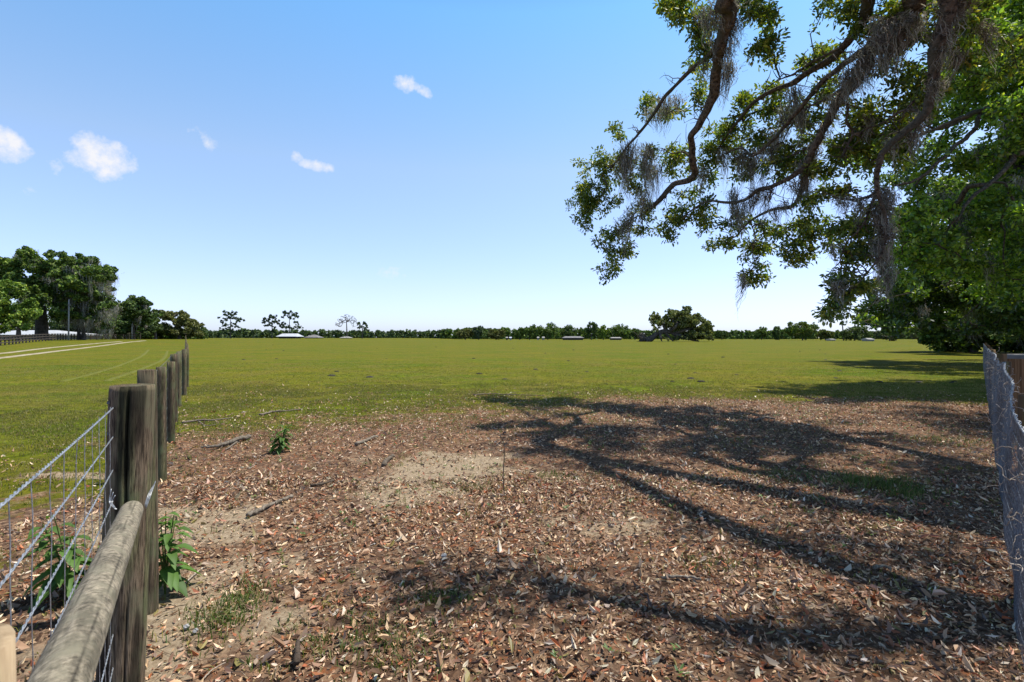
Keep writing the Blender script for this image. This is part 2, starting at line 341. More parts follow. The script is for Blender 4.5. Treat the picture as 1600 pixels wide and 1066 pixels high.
strip('track', [[(-260, 573), (-100, 561), (0, 552.5), (60, 545.5), (110, 540.5), (160, 536), (188, 533.8)], [(-260, 590), (-100, 571), (0, 559.5), (50, 553.5), (100, 547.5), (150, 541.5), (195, 535.5), (226, 532.5)]], 1.25, M['sand'])
M['trk'] = mat_noise('pale_tyre_grass', (.125, .14, .010), (.175, .175, .022), None, (3, 3, 3), 8, 1, .3, .02)
strip('path', [[(232, 546.5), (222, 556), (190, 570), (145, 584), (95, 597)], [(262, 548), (256, 560), (235, 571), (200, 584), (165, 596)]], .42, M['trk'], .012)

# ------------------------------------------------------------------ generic branching
def prim_tree(seed_pts, seed_parent, targets, rng, sub=2, wob=.12, bias=.35):
    """connect targets to the skeleton, nearest first; returns nodes, parents"""
    nodes = [np.array(p) for p in seed_pts]; par = list(seed_parent); hop = [0] * len(nodes)
    T = [np.array(t) for t in targets]; left = list(range(len(T))); ends = {}
    Nn = np.array(nodes); TT = np.array(T)
    best = np.full(len(T), 1e9); bi = np.zeros(len(T), int)
    def upd(lo):
        nonlocal best, bi
        A = np.array(nodes[lo:]); D = np.linalg.norm(TT[:, None] - A[None], axis=2) * (1 + .10 * np.array(hop[lo:])[None])
        k = D.argmin(1); m = D[np.arange(len(TT)), k]; u = m < best; best[u] = m[u]; bi[u] = k[u] + lo
    upd(0); done = np.zeros(len(T), bool)
    while not done.all():
        t = int(np.where(done, 1e9, best).argmin()); done[t] = True; a = bi[t]; A = nodes[a]; B = T[t]; d = np.linalg.norm(B - A); lo = len(nodes); pr = a
        for k in range(1, sub + 1):
            f = k / (sub + 1); nodes.append(A * (1 - f) + B * f + rng.normal(size=3) * d * wob + np.array([0, 0, bias * d * .3 * math.sin(math.pi * f)])); par.append(pr); hop.append(hop[a] + 1); pr = len(nodes) - 1
        nodes.append(B); par.append(pr); hop.append(hop[a] + 1); ends[t] = len(nodes) - 1
        upd(lo)
    return nodes, par, ends
def branch_tubes(mb, nodes, par, fixed_r, rtip, p=.42, n=5, rmax=None, sel=None):
    cnt = [0] * len(nodes); kids = [[] for _ in nodes]
    for k, q in enumerate(par):
        if q >= 0: kids[q].append(k)
    for k in range(len(nodes) - 1, -1, -1):
        cnt[k] = max(1, sum(cnt[c] for c in kids[k])) if kids[k] else 1
    r = [fixed_r[k] if k < len(fixed_r) else rtip * cnt[k] ** p for k in range(len(nodes))]
    if rmax: r = [min(a, rmax) for a in r]
    # chains from each branching point
    for k in range(len(fixed_r), len(nodes)):
        q = par[k]
        heavy = max(kids[q], key=lambda c: cnt[c]) if q >= len(fixed_r) else None
        if heavy == k: continue
        ch = [q, k]
        while kids[ch[-1]]:
            ch.append(max(kids[ch[-1]], key=lambda c: cnt[c]))
        rr = [min(r[q], r[k] * 1.15)] + [r[c] for c in ch[1:]]
        pts, ra = smooth_path([nodes[c] for c in ch], rr, 2)
        tube(sel(k) if sel else mb, pts, ra, n, lump=0, caps=False)
OAKC = [(.055, .085, .018), (.085, .115, .022), (.13, .155, .028), (.19, .19, .035), (.045, .065, .020)]

# ------------------------------------------------------------------ left wire fence
def wood_post(name, parent, base, top, r, mat, seed, crack=None, n=40, m=30, rt=None, stain=0.0):
    mb = MB(); base = np.array(base, float); top = np.array(top, float); rt = rt or r * .96
    th = np.arange(n) * 2 * math.pi / n; tt = np.linspace(0, 1, m)[:, None]; hgt = np.linalg.norm(top - base)
    rr = (r + (rt - r) * tt) * (1 + .05 * (fbm(tt * hgt * 1.6 + seed, np.cos(th)[None] * 1.2 + 3, seed, 3) - .5) + .04 * (fbm(np.cos(th)[None] * 9 + tt * 1.0, np.sin(th)[None] * 9 + tt, seed + 4, 2) - .5))
    colr = np.ones((m, n, 3)) * (1 - .0 * tt)[..., None]
    if crack is not None:
        for (ang, t0, t1, w_, dp) in crack:
            a = (th[None] - ang - .05 * np.sin(tt * 9 + seed) + math.pi) % (2 * math.pi) - math.pi
            k = np.exp(-(a / w_) ** 2) * (sm((tt - t0) / .06) * sm((t1 - tt) / .06)); rr = rr - r * dp * k; colr = colr * (1 - .75 * k)[..., None]
    if stain:
        k = sm((fbm(th[None] * 1.5 + tt * .3, tt * 2.2, seed + 9, 4) - .40) / .14); colr = colr * (1 - stain * k)[..., None]
        mossy = sm((fbm(th[None] * 1.2 + 7, tt * 1.7, seed + 19, 4) - .50) / .1); colr = colr * (1 + mossy[..., None] * np.array([-.10, .12, -.12]))
    rr[-1] *= .965; tz = np.linspace(0, 1, m)[:, None, None]; tz = tz ** 1.0
    ax = base + (top - base) * tz
    V = ax + np.stack([rr * np.cos(th)[None], rr * np.sin(th)[None], np.zeros_like(rr)], -1)
    V[-2] = V[-2]; V[-1, :, 2] += .004
    i = np.arange(m - 1)[:, None]; j = np.arange(n)[None]; j2 = (j + 1) % n
    F = np.stack([i * n + j, i * n + j2, (i + 1) * n + j2, (i + 1) * n + j], -1).reshape(-1, 4); V = V.reshape(-1, 3)
    rings = [V]; cols = [colr.reshape(-1, 3)]; fs = [F]; last = (m - 1) * n; cnt = m * n
    for q in (.8, .5, .2):
        ring = V[(m - 1) * n:m * n] * q + (top + [0, 0, .004]) * (1 - q); ring[:, 2] += .003 * (1 - q) + rg.normal(size=n) * .0012
        rings.append(ring); cols.append(np.full((n, 3), .72) * (1 + .2 * rg.uniform(-1, 1, (n, 1)))); jj = np.arange(n)
        fs.append(np.stack([last + jj, last + (jj + 1) % n, cnt + (jj + 1) % n, cnt + jj], 1)); last = cnt; cnt += n
    rings.append((top + [0, 0, .007])[None]); cols.append(np.full((1, 3), .6)); jj = np.arange(n); fs.append(np.stack([last + jj, last + (jj + 1) % n, np.full(n, cnt)], 1))
    mb.add(np.vstack(rings), fs, np.vstack(cols)); return mb.build(name, mat, parent, True)
fence = empty('wire_fence', (-1.66, 2.2, 0), 'wire mesh fence with round wooden posts running away at left', 'fence')
def posX(px, D): return (px - 800) / FPX * D
PD = [(207, 2.2, .086, 1.30), (232, 2.78, .047, 1.305), (252.5, 5.4, .048, 1.195), (267, 7.3, .052, 1.145)]
posts = []
for k, (px, D, r, h) in enumerate(PD): posts.append((posX(px, D), D, r, h))
D = 9.0; k = 0
while D < 150:
    posts.append((-0.206 - .6375 * D + .25 * sm((D - 9) / 6) + rg.uniform(-.03, .03), D, .052 + rg.uniform(-.006, .006), 1.16 + rg.uniform(-.04, .05))); D += 2.15 if D < 60 else 2.9; k += 1
for k, (x, y, r, h) in enumerate(posts):
    z = gz(x, y)
    if k == 0:
        wood_post('corner_post', fence, (x - .055, y + .0, -.05), (x, y, EYE + (HOR - 603.5) / FPX * y), r, M['post'], 3, [(-1.05, .42, 1.01, .05, .40), (-2.2, .55, .98, .04, .14), (-1.55, .0, .28, .03, .12), (-1.22, .3, .62, .03, .12), (-1.9, .15, .5, .03, .08), (-.75, .0, .4, .03, .1)], 96, 70, r * .945, .72)
    else:
        wood_post('post', fence, (x, y, z - .05), (x + rg.uniform(-.01, .01), y, z + h), r, M['post'], 10 + k, None, 28 if k < 5 else 12, 14 if k < 5 else 5, None, .45)
# the log brace between corner post and the near post
def brace():
    a = np.array([posX(207, 2.085), 2.085, EYE + (HOR - 795) / FPX * 2.085]); b = np.array([-.66 + .30 * .664, .44, 1.03]); n, m = 64, 60
    mb = MB(); t = np.linspace(0, 1, m)[:, None]; ax = a + (b - a) * t[..., None][:, 0]; d = (b - a) / np.linalg.norm(b - a); s = np.cross(d, [0, 0, 1]); s /= np.linalg.norm(s); u = np.cross(s, d)
    th = np.arange(n)[None] * 2 * math.pi / n; rr = .0395 * (1 + .05 * (fbm(t * 7, np.cos(th) * 1.1 + 4, 2, 3) - .5) + .035 * (fbm(t * 30, np.cos(th) * 5 + np.sin(th) * 5, 8, 3) - .5))
    rr = rr * (1 - .55 * (1 - np.minimum(1, t / .022)) ** 1.5)
    for (tk, ak, dp) in [(.30, 1.45, .10), (.52, 1.75, -.06), (.74, 1.3, .09), (.42, 1.2, .05), (.63, 2.0, .05), (.15, 1.6, -.05)]:
        k = np.exp(-((t - tk) / .016) ** 2 - ((th - ak) / .16) ** 2); rr = rr * (1 - dp * k)
    cc = 1 - .35 * sm((fbm(t * 16, th * 2.2, 31, 4) - .52) / .08)
    for (tk, ak) in [(.30, 1.45), (.74, 1.3), (.42, 1.2)]: cc = cc * (1 - .55 * np.exp(-((t - tk) / .012) ** 2 - ((th - ak) / .13) ** 2))
    for (ak, t0, t1) in [(1.9, .02, .35), (1.15, .3, .8), (2.3, .4, .95)]: cc = cc * (1 - .6 * np.exp(-((th - ak - .06 * np.sin(t * 14)) / .035) ** 2) * sm((t - t0) / .04) * sm((t1 - t) / .04))
    V = ax[:, None] + rr[..., None] * (np.cos(th)[..., None] * s + np.sin(th)[..., None] * u)
    i = np.arange(m - 1)[:, None]; j = np.arange(n)[None]; j2 = (j + 1) % n; jj = np.arange(n)
    F = np.stack([i * n + j, i * n + j2, (i + 1) * n + j2, (i + 1) * n + j], -1).reshape(-1, 4)
    mb.add(np.vstack([V.reshape(-1, 3), a, b]), [F, np.stack([jj, (jj + 1) % n, np.full(n, m * n)], 1), np.stack([(m - 1) * n + jj, (m - 1) * n + (jj + 1) % n, np.full(n, m * n + 1)], 1)], np.vstack([np.repeat(cc.reshape(-1, 1), 3, 1), np.ones((2, 3)) * .7]))
    return mb.build('brace_rail', M['rail'], fence, True)
brace()
wood_post('post', fence, (-.475, .415, -.05), (-.470, .415, 1.238), .052, M['stub'], 77, None, 32, 16, None, .2)
def wire(mb, a, b, r, twist=0, sag=0, step=.05, seed=0, n=4):
    a = np.array(a, float); b = np.array(b, float); ln = np.linalg.norm(b - a); m = max(2, int(ln / step) + 1); t = np.linspace(0, 1, m)[:, None]
    p = a + (b - a) * t; p[:, 2] -= sag * 4 * (t * (1 - t))[:, 0]
    if not twist: tube(mb, p, r, n, caps=False); return
    d = (b - a) / ln; s = np.cross(d, [0, 0, 1]); s /= np.linalg.norm(s); u = np.cross(s, d); ph = t * ln / twist * 2 * math.pi
    for q in (0, math.pi): tube(mb, p + r * 1.05 * (np.cos(ph + q) * s + np.sin(ph + q) * u), r, n, caps=False)
def fline(D, off): # left face of the fence line
    dx, dy = -.6375, 1.0; nn = math.hypot(dx, dy); return np.array([-0.206 - .6375 * D - off * dy / nn, D + off * dx / nn])
rows = [1.225, 1.095, .965, .835, .70, .56, .42, .28, .14]
mb = MB()
for q, z in enumerate(rows):
    A = fline(.35, .075); B = fline(2.25, .080); jz = rg.uniform(-.006, .006)
    wire(mb, (*A, z + .02), (*B, z - .012 + jz), .0017 if q == 0 else .0014, .052, .006, .004, q, 6)
mb.build('cable_wire', M['wire'], fence, True)
mb = MB(); D = .40
while D < 2.2:
    A = fline(D, .078); zt = 1.235 - .02 * (D / 2)
    m = 18; t = np.linspace(0, 1, m); pz = 1.235 * (1 - t) + .04 * t; pts = np.column_stack([np.full(m, A[0]) + rg.normal(size=m) * .0012, np.full(m, A[1]) + rg.normal(size=m) * .0015, pz - .01])
    tube(mb, pts, .0011, 5, caps=False); D += .1285
mb.build('wire_mesh', M['wire'], fence, True)
mb = MB(); pp = [fline(2.25, .080)] + [np.array([x - r * .9, y]) for (x, y, r, h) in posts[1:26]]
for a, b in zip(pp[:-1], pp[1:]):
    for z in rows: wire(mb, (*a, gz(*a) + z - .05), (*b, gz(*b) + z - .05), .0016, 0, .006, .6, n=3)
    nst = max(1, int(np.linalg.norm(b - a) / .155))
    if a[1] < 26:
        for k in range(nst): c = a + (b - a) * k / nst; wire(mb, (*c, gz(*c) + .05), (*c, gz(*c) + 1.18), .0010, 0, 0, .7, n=3)
mb.build('wire_mesh', M['dullwire'], fence, True)
for z in rows:
    mb = MB(); a = fline(2.2, .085); box(mb, (a[0] + .004, a[1] - .02, z + .004), (.02, .004, .012), .6); mb.build('staple', M['dullwire'], fence)
# twisted wire ties round the corner post at the brace
mb = MB(); x0, y0, r0, _ = posts[0]; x0 -= .015
for k in range(3):
    a = P(243 - k * 1.5, 752 + k * 3, 2.16); b = P(236 - k * 2, 772, 2.09); c = P(228 - k, 795 - 2 * k, 2.06); tube(mb, smooth_path([a, b, c], [1, 1, 1], 5)[0], .0018, 5)
mb.build('wire_tie', M['wire'], fence, True)
mb = MB()
for k in range(3):
    a = P(174 + k * 3, 764 + k * 5, 2.09); b = P(171 + k * 2, 785, 2.08); c = P(180 + k, 796, 2.03); tube(mb, smooth_path([a, b, c], [1, 1, 1], 5)[0], .0018, 5)
mb.build('wire_tie', M['wire'], fence, True)

# ------------------------------------------------------------------ right mesh fence
rf = empty('mesh_fence', (2.94, 3.0, 0), 'sagging bluish wire mesh fence with tangled dead vines at right edge', 'fence')
def rl(D, off=0): nn = math.hypot(.913, 1); return np.array([0.2 + .913 * D - off / nn, D + off * .913 / nn])
def rtop(D): return 1.10 + .14 * sm((D - 2) / 2) * 1.0 - .05 * sm((D - 8) / 6) + .025 * math.sin(D * 1.9) * (D < 12) + .015 * math.sin(D * 4.7)
def roff(D, z): return .022 * math.sin(D * 2.1 + z * 2) * math.sin(z * 2.4) + .010 * math.sin(D * 5.3 + z * 5)
mb = MB(); D = 1.1; dl = math.hypot(.913, 1)
while D < 26:
    zt = rtop(D); m = 12; zz = np.linspace(gz(*rl(D)) + .01, zt, m)
    p = np.array([[*rl(D + .008 * math.sin(z * 9 + D * 3), roff(D, z)), z] for z in zz]); tube(mb, p, .0016, 3, caps=False); D += (.052 if D < 12 else .10) / dl
for q in range(13):
    Ds = np.concatenate([np.arange(1.1, 12, .06), np.arange(12, 26, .3)]); p = np.array([[*rl(d, roff(d, rtop(d) * q / 12)), gz(*rl(d)) + .01 + (rtop(d) - .01) * q / 12 - .006 * math.sin(d * 13)] for d in Ds]); tube(mb, p, .0015, 3, caps=False)
mb.build('wire_mesh', M['dullwire'], rf, True)
mb = MB(); Ds = np.arange(1.1, 26, .012)
for ph in (0, math.pi):
    p = np.array([[*rl(d, roff(d, rtop(d)) + .0035 * math.cos(d * 110 + ph)), rtop(d) + .0035 * math.sin(d * 110 + ph) + .004] for d in Ds]); tube(mb, p, .0024, 5, caps=False)
for d in np.arange(1.15, 9, .11): # wrapped knots
    c = np.array([*rl(d, roff(d, rtop(d))), rtop(d) + .004]); th = np.linspace(0, 12, 22); nd = np.array([.674, .738, 0.]); s = np.array([.738, -.674, 0.])
    tube(mb, c + np.outer(th / 12 * .03, nd) + .0085 * (np.outer(np.cos(th), s) + np.outer(np.sin(th), [0, 0, 1.])), .0018, 4)
mb.build('cable_wire', M['wire'], rf, True)
D = 3.0
while D < 27:
    q = rl(D, -.07); h = 1.16 if D < 4 else 1.22
    wood_post('post', rf, (*q, -.05), (*q, h), .055, M['board'], int(D * 7), None, 24, 10, None, .3); D += 2.9
mb = MB(); 
for k in range(220): # dry vine bits caught in the mesh
    D = 1.6 + rg.random() ** 1.4 * 9; z = rtop(D) * (1 - rg.random() ** 1.6 * .75); c = np.array([*rl(D, roff(D, z) + rg.uniform(-.03, .05)), z]); n = 9; d = rg.normal(size=3) * [.5, .5, .8]; p = [c]
    for _ in range(n): d = d * .7 + rg.normal(size=3) * .6; p.append(p[-1] + d * .011)
    tube(mb, smooth_path(p, np.ones(len(p)), 2)[0], .0018 * rg.uniform(.6, 1.5), 4, col=np.array([2.1, 2.0, 1.95]) * rg.uniform(.5, 1.2))
mb.build('dry_vine', M['stick'], rf, True)
# brown board fence, bin roof behind it
bf = empty('board_fence', (7.7, 8.0, 0), 'brown vertical board fence behind the mesh fence at far right', 'fence')
mb = MB(); ang = math.atan2(1.0, 3.2); n = 30
for k in range(n):
    c = np.array([7.72, 8.0]) + np.array([math.cos(-.25), math.sin(-.25)]) * (.07 + k * .142); box(mb, (*c, .58), (.138, .022, 1.18 + rg.uniform(-.006, .006)), -.25, np.ones(3) * rg.uniform(.75, 1.15))
mb.build('board', M['board'], bf)
for k, t in enumerate((0, 2.1, 4.2)):
    c = np.array([7.66, 8.0]) + np.array([math.cos(-.25), math.sin(-.25)]) * t; wood_post('post', bf, (*c, -.05), (*c, 1.24), .06, M['board'], 90 + k, None, 20, 6, None, .2)
mb = MB()
for k in range(14):
    D = 9.0 + k * .0; 
bn = empty('storage_bin', (9.6, 9.3, 0), 'low grey lidded storage bin showing over the brown board fence', 'bin')
mb = MB(); box(mb, (10.9, 9.5, .53), (2.7, .9, 1.06), -.12); mb.build('body', M['darkwall'], bn)
mb = MB(); box(mb, (10.9, 9.5, 1.12), (2.9, 1.1, .11), -.12); o = mb.build('lid', M['greyroof'], bn); bv = o.modifiers.new('b', 'BEVEL'); bv.width = .02; bv.segments = 2

# ------------------------------------------------------------------ far left board fence
b4 = empty('board_fence', (*G(0, 541)[:2], 0), 'long dark board fence with three rails beyond the sandy lane at left', 'fence')
bp_ = np.array([G(-220, 558.5), G(-110, 549.5), G(0, 540.6), G(40, 536), G(78, 532.6), G(125, 531.0), G(175, 530.7), G(230, 530.9)])
path, _ = smooth_path(bp_, np.ones(len(bp_)), 30); seg = np.linalg.norm(np.diff(path[:, :2], axis=0), axis=1); S = np.concatenate([[0], np.cumsum(seg)])
nP = int(S[-1] / 2.5); pts = np.column_stack([np.interp(np.arange(nP) * 2.5, S, path[:, k]) for k in (0, 1)])
src = MB(); box(src, (0, 0, .72), (.15, .15, 1.48)); 
pm = src.build('post', M['farfence'], b4); pm.location = (pts[0][0] - b4.location.x, pts[0][1] - b4.location.y, gz(*pts[0]))
pm.data.transform(__import__('mathutils').Matrix.Translation(b4.location))
far_posts = pts[1:]
if len(far_posts) > 97: far_posts = far_posts[:97]
for q in far_posts:
    o = pm.copy(); COL.objects.link(o); o.parent = b4; o.location = (q[0] - b4.location.x, q[1] - b4.location.y, gz(*q))
for hh in (.42, .88, 1.33):
    mb = MB(); pr = pts
    for a, b in zip(pr[:-1], pr[1:]):
        d = b - a; an = math.atan2(d[1], d[0]); za, zb = gz(*a) + hh, gz(*b) + hh; nn = np.array([-math.sin(an), math.cos(an)]) * -.09
        v = [];
        for (pt, z) in ((a, za), (b, zb)):
            for off in (0, .035):
                for dz in (-.075, .075): q = pt + nn * (1 + off / .09); v.append([q[0], q[1], z + dz])
        mb.add(v, np.array([[0, 1, 3, 2], [4, 6, 7, 5], [0, 4, 5, 1], [2, 3, 7, 6], [1, 5, 7, 3], [0, 2, 6, 4]]))
    mb.build('rail', M['farfence'], b4)

# ------------------------------------------------------------------ Spanish moss
MOSSC = [(.36, .34, .28), (.52, .50, .43), (.66, .64, .56), (.22, .20, .16)]
def moss(mb, c, length, spread, n, seg=4, wd=.006, dirv=(1, 0, 0)):
    c = np.asarray(c, float); dv = np.asarray(dirv, float); o = rg.normal(size=(n, 1)) * spread * dv + rg.normal(size=(n, 3)) * spread * [.35, .35, .2]
    o[:, 2:] += rg.uniform(-.25, .12, (n, 1)) * length; ln = length * rg.random((n, 1)) ** 1.1 * np.exp(-(o[:, :1] / (spread * 2 + 1e-6)) ** 2); ln = np.maximum(ln, length * .15)
    sway = rg.normal(size=3) * [.12, .12, 0] * length; curl = rg.normal(size=(n, 3)) * [1, 1, .3]; p = c + o; sd = unit(rg.normal(size=(n, 3)) * [1, 1, .15]); ctr = c + o * .55; rows = []; cols = pick(MOSSC, n, v=.35)
    for k in range(seg + 1):
        t = k / seg; q = p * (1 - t * .45) + ctr * t * .45; q = q.copy(); q[:, 2:] -= ln * t; q += rg.normal(size=(n, 3)) * [.5, .5, .2] * wd * 3.4 * (t > 0) + sway * t * t + curl * wd * 5 * math.sin(t * 7); w_ = wd * (1 - t * .75) * rg.uniform(.6, 1.3, (n, 1))
        rows.append(np.stack([q - sd * w_, q + sd * w_], 1))
    V = np.stack(rows, 1).reshape(-1, 3); a = np.arange(n)[:, None] * (seg + 1) * 2; k = np.arange(seg)[None] * 2
    F = np.stack([a + k, a + k + 1, a + k + 3, a + k + 2], -1).reshape(-1, 4); mb.add(V, F, np.repeat(cols, (seg + 1) * 2, 0))

# ------------------------------------------------------------------ the near live oak (trunk off to the right)
oak = empty('live_oak', (9.6, 2.6, 0), 'near live oak whose mossy limbs hang into the picture from the upper right', 'tree')
LIMB = []
def limb(pix, d0, d1, r0, r1, pre=(), prer=(), p=1.0, n=10, name='limb', seed=0):
    m = len(pix); Ds = [d0 + (d1 - d0) * (k / (m - 1)) ** p for k in range(m)]
    pts = [np.array(q, float) for q in pre] + [P(a, b, d) for (a, b), d in zip(pix, Ds)]
    rad = list(prer) + [r0 + (r1 - r0) * (k / (m - 1)) ** .8 for k in range(m)]
    pts, rad = smooth_path(pts, rad, 5); L_ = len(pts); wob = rg.normal(size=(L_, 3)); 
    for _ in range(2): wob[1:-1] = (wob[:-2] + wob[1:-1] * 2 + wob[2:]) / 4
    pts = pts + wob * rad[:, None] * .30
    mb = MB(); tube(mb, pts, rad, n, lump=.42, seed=seed); LIMB.append(mb)
    return pts, rad
mb = MB(); tp, tr = smooth_path([(9.6, 2.6, -.2), (9.5, 2.7, .5), (9.4, 2.8, 1.6), (9.3, 2.9, 3.0), (9.1, 3.1, 4.2)], [.85, .62, .52, .5, .48], 6); tube(mb, tp, tr, 28, lump=.2, seed=5); mb.build('trunk', M['bark'], oak, True)
crotch = (9.05, 3.15, 4.1)
SK = []
def add(*a, **k): q = limb(*a, **k); SK.append(q); return q
add([(1150, -14), (1142, 15), (1134, 45), (1123, 75), (1121, 100), (1117, 130), (1109, 161), (1094, 193), (1080, 216), (1082, 249), (1085, 272), (1074, 284), (1053, 290), (1036, 307), (1016, 326)], 8.2, 12.2, .115, .05, [crotch, (7.6, 4.6, 7.0), (5.4, 6.6, 8.3)], [.34, .22, .15], seed=1)
add([(1126, 62), (1112, 82), (1099, 95), (1065, 124), (1038, 154), (1016, 188), (994, 214), (980, 229), (955, 262)], 9.0, 12.4, .06, .018, seed=2)
add([(1380, -25), (1360, 2), (1348, 29), (1326, 63), (1301, 90), (1267, 112), (1238, 132), (1211, 141), (1177, 161), (1153, 190), (1133, 215), (1118, 240)], 7.2, 11.6, .10, .018, [crotch, (8.0, 4.6, 6.3), (6.3, 5.9, 7.0)], [.30, .20, .13], seed=3)
add([(1448, -22), (1433, 2), (1409, 29), (1380, 54), (1355, 82), (1345, 102), (1331, 135), (1306, 166), (1292, 195), (1272, 229), (1258, 259), (1233, 278), (1209, 291), (1184, 298), (1165, 312), (1133, 316), (1104, 315), (1075, 332)], 7.0, 11.2, .135, .016, [crotch, (7.9, 4.4, 5.7), (6.7, 5.9, 6.2)], [.30, .23, .17], seed=4)
add([(1368, 62), (1345, 82), (1321, 98), (1282, 132), (1253, 166), (1228, 195), (1205, 222), (1177, 244), (1158, 232), (1133, 240)], 7.7, 11.0, .065, .015, seed=6)
add([(1258, 259), (1255, 283), (1252, 300), (1238, 322), (1205, 328), (1172, 346), (1150, 370)], 9.6, 10.8, .065, .014, seed=7)
add([(1484, -30), (1482, 2), (1477, 39), (1465, 68), (1458, 98), (1462, 124), (1455, 151), (1443, 178), (1419, 202), (1394, 222), (1377, 244), (1370, 273), (1372, 302), (1382, 332), (1384, 361), (1378, 395), (1360, 420), (1335, 450)], 6.4, 8.2, .098, .010, [crotch, (8.0, 4.6, 5.4), (6.3, 6.1, 5.8)], [.28, .2, .13], seed=8)
add([(1371, 296), (1362, 305), (1340, 312), (1320, 311), (1306, 309)], 7.9, 8.3, .035, .012, seed=9)
add([(1332, 205), (1322, 190), (1325, 165), (1312, 160)][::-1] + [(1328, 220), (1315, 245)], 8.4, 8.8, .03, .015, seed=12)
add([(1320, 70), (1296, 84), (1268, 98), (1240, 116), (1215, 126), (1195, 140)], 8.3, 9.8, .028, .008, seed=31)
add([(1336, 122), (1310, 143), (1285, 158), (1262, 168), (1240, 190), (1222, 222)], 8.5, 10.2, .034, .008, seed=32)
add([(1272, 229), (1250, 236), (1222, 250), (1196, 258), (1175, 275)], 9.6, 10.6, .03, .008, seed=33)
add([(1082, 249), (1068, 238), (1050, 240), (1035, 232)], 11.6, 12.1, .025, .008, seed=34)
add([(1110, 160), (1098, 168), (1085, 165), (1070, 175)], 10.6, 11.2, .02, .007, seed=35)
add([(1440, 182), (1428, 172), (1405, 175), (1380, 192), (1358, 200)], 7.2, 8.2, .03, .008, seed=36)
add([(1372, 302), (1360, 322), (1352, 345), (1340, 362), (1322, 380), (1312, 410)], 8.0, 8.3, .025, .007, seed=37)
add([(1172, 346), (1180, 370), (1176, 395), (1182, 415)], 10.7, 10.7, .014, .006, seed=38)
# limbs that pass overhead, outside the frame, and throw the shade
def limb3(pts, rad, seed):
    p, r = smooth_path(pts, rad, 6); mb = MB(); tube(mb, p, r, 9, lump=.42, seed=seed); LIMB.append(mb); SK.append((p, r)); return p
limb3([crotch, (7.8, 3.2, 6.0), (6.0, 3.6, 7.2), (4.8, 5.4, 7.3), (4.2, 7.4, 7.6), (3.9, 9.0, 8.2)], [.3, .22, .16, .12, .08, .04], 20)
limb3([(6.0, 3.6, 7.2), (4.6, 3.5, 7.1), (3.7, 3.7, 6.7), (3.0, 4.0, 6.5)], [.12, .09, .06, .03], 21)
limb3([crotch, (9.0, 4.4, 6.2), (8.8, 6.5, 7.6), (8.6, 9.2, 8.4), (8.0, 12.0, 9.6)], [.3, .24, .18, .12, .06], 22)
limb3([crotch, (9.6, 2.4, 6.0), (9.0, 1.0, 7.4), (7.0, -.6, 8.2), (4.6, -1.2, 8.0)], [.3, .24, .16, .1, .04], 23)
limb3([crotch, (10.2, 3.4, 6.2), (11.6, 3.6, 8.2), (13.0, 3.2, 9.2)], [.3, .24, .14, .05], 24)
# foliage zones measured on the photograph: (x, y, rx, ry, depth, clusters)
ZN = [(935,285,40,50,12.4,26),(912,325,20,42,12.5,13),(960,375,30,30,12.3,12),(952,418,14,20,12.4,6),(990,262,30,32,12.2,13),(996,325,22,42,12.1,11),(1040,235,26,20,12,7),(1014,170,24,16,11.9,6),(1055,180,18,10,11.6,4),
 (965,210,16,14,12.4,3),(985,390,14,12,12.2,3),
 (1052,14,20,18,9.2,8),(1078,24,24,30,9.2,10),(1100,60,22,34,9.4,8),(1160,12,30,12,8.6,6),(1196,82,20,20,9.0,8),(1187,20,12,18,8.8,5),(1205,45,9,22,9,3),(1092,110,12,16,10,3),(1098,150,10,16,10.4,3),
 (1062,250,20,30,11.8,6),(1098,265,24,26,11.6,7),(1120,225,34,24,11.3,10),(1150,205,30,28,11.0,10),(1180,165,26,20,10.7,8),(1206,150,20,14,10.3,5),(1215,180,26,24,10.4,8),(1190,215,26,20,10.6,6),(1160,262,26,22,10.8,7),(1075,300,14,14,11.8,3),
 (1060,340,32,16,11.3,9),(1044,362,16,12,11.3,4),(1100,325,24,14,11.2,5),(1110,350,20,12,11.0,4),(1128,378,16,16,10.9,5),(1150,345,20,14,10.8,5),(1180,392,24,16,10.7,8),(1178,428,24,16,10.7,8),(1200,360,18,14,10.6,4),(1243,372,34,22,10.2,12),(1250,400,24,14,10.2,6),(1270,345,24,16,10,6),(1300,375,10,10,10,2),
 (1284,88,26,14,9.4,7),(1258,100,14,8,9.6,3),(1290,6,8,10,8.6,2),(1325,16,14,16,7.8,5),(1240,190,20,16,10,4),(1262,210,18,16,9.8,4),(1240,245,20,18,9.8,5),(1215,262,20,16,10,4),(1262,265,22,18,9.6,5),(1290,262,22,16,9.2,5),(1300,300,30,12,9.2,6),(1270,315,20,12,9.4,4),
 (1345,205,30,30,8.8,9),(1385,190,40,34,8.4,13),(1340,245,34,24,8.8,10),(1372,330,16,16,8.3,3),(1405,110,30,30,7.8,8),(1395,60,20,26,7.6,5),(1420,40,28,26,7.5,8),(1445,140,26,26,7.4,7),(1350,40,16,20,7.8,4),(1300,140,20,18,9,4),(1340,170,24,16,8.8,5),(1430,170,30,20,7.8,6),
 (1310,352,16,14,8.4,4),(1348,362,26,18,8.2,7),(1330,395,26,16,8.2,6),(1360,392,16,12,8.2,3),(1322,442,22,16,8.2,7),(1310,475,18,18,8.2,7),(1296,492,8,8,8.2,2),(1350,455,16,14,8.2,3),(1345,345,14,10,8.2,2),
 (1270,170,30,24,9.6,7),(1310,220,26,20,9.0,7),(1225,235,30,20,10,7),(1400,240,24,22,8.0,6),(1500,60,40,50,7.6,9),(1530,20,40,26,7.6,8),(1560,90,36,40,8,7),(1500,20,20,20,7,4),(1440,10,26,16,7.2,5),(1400,12,20,12,7.4,4)]
TG = []
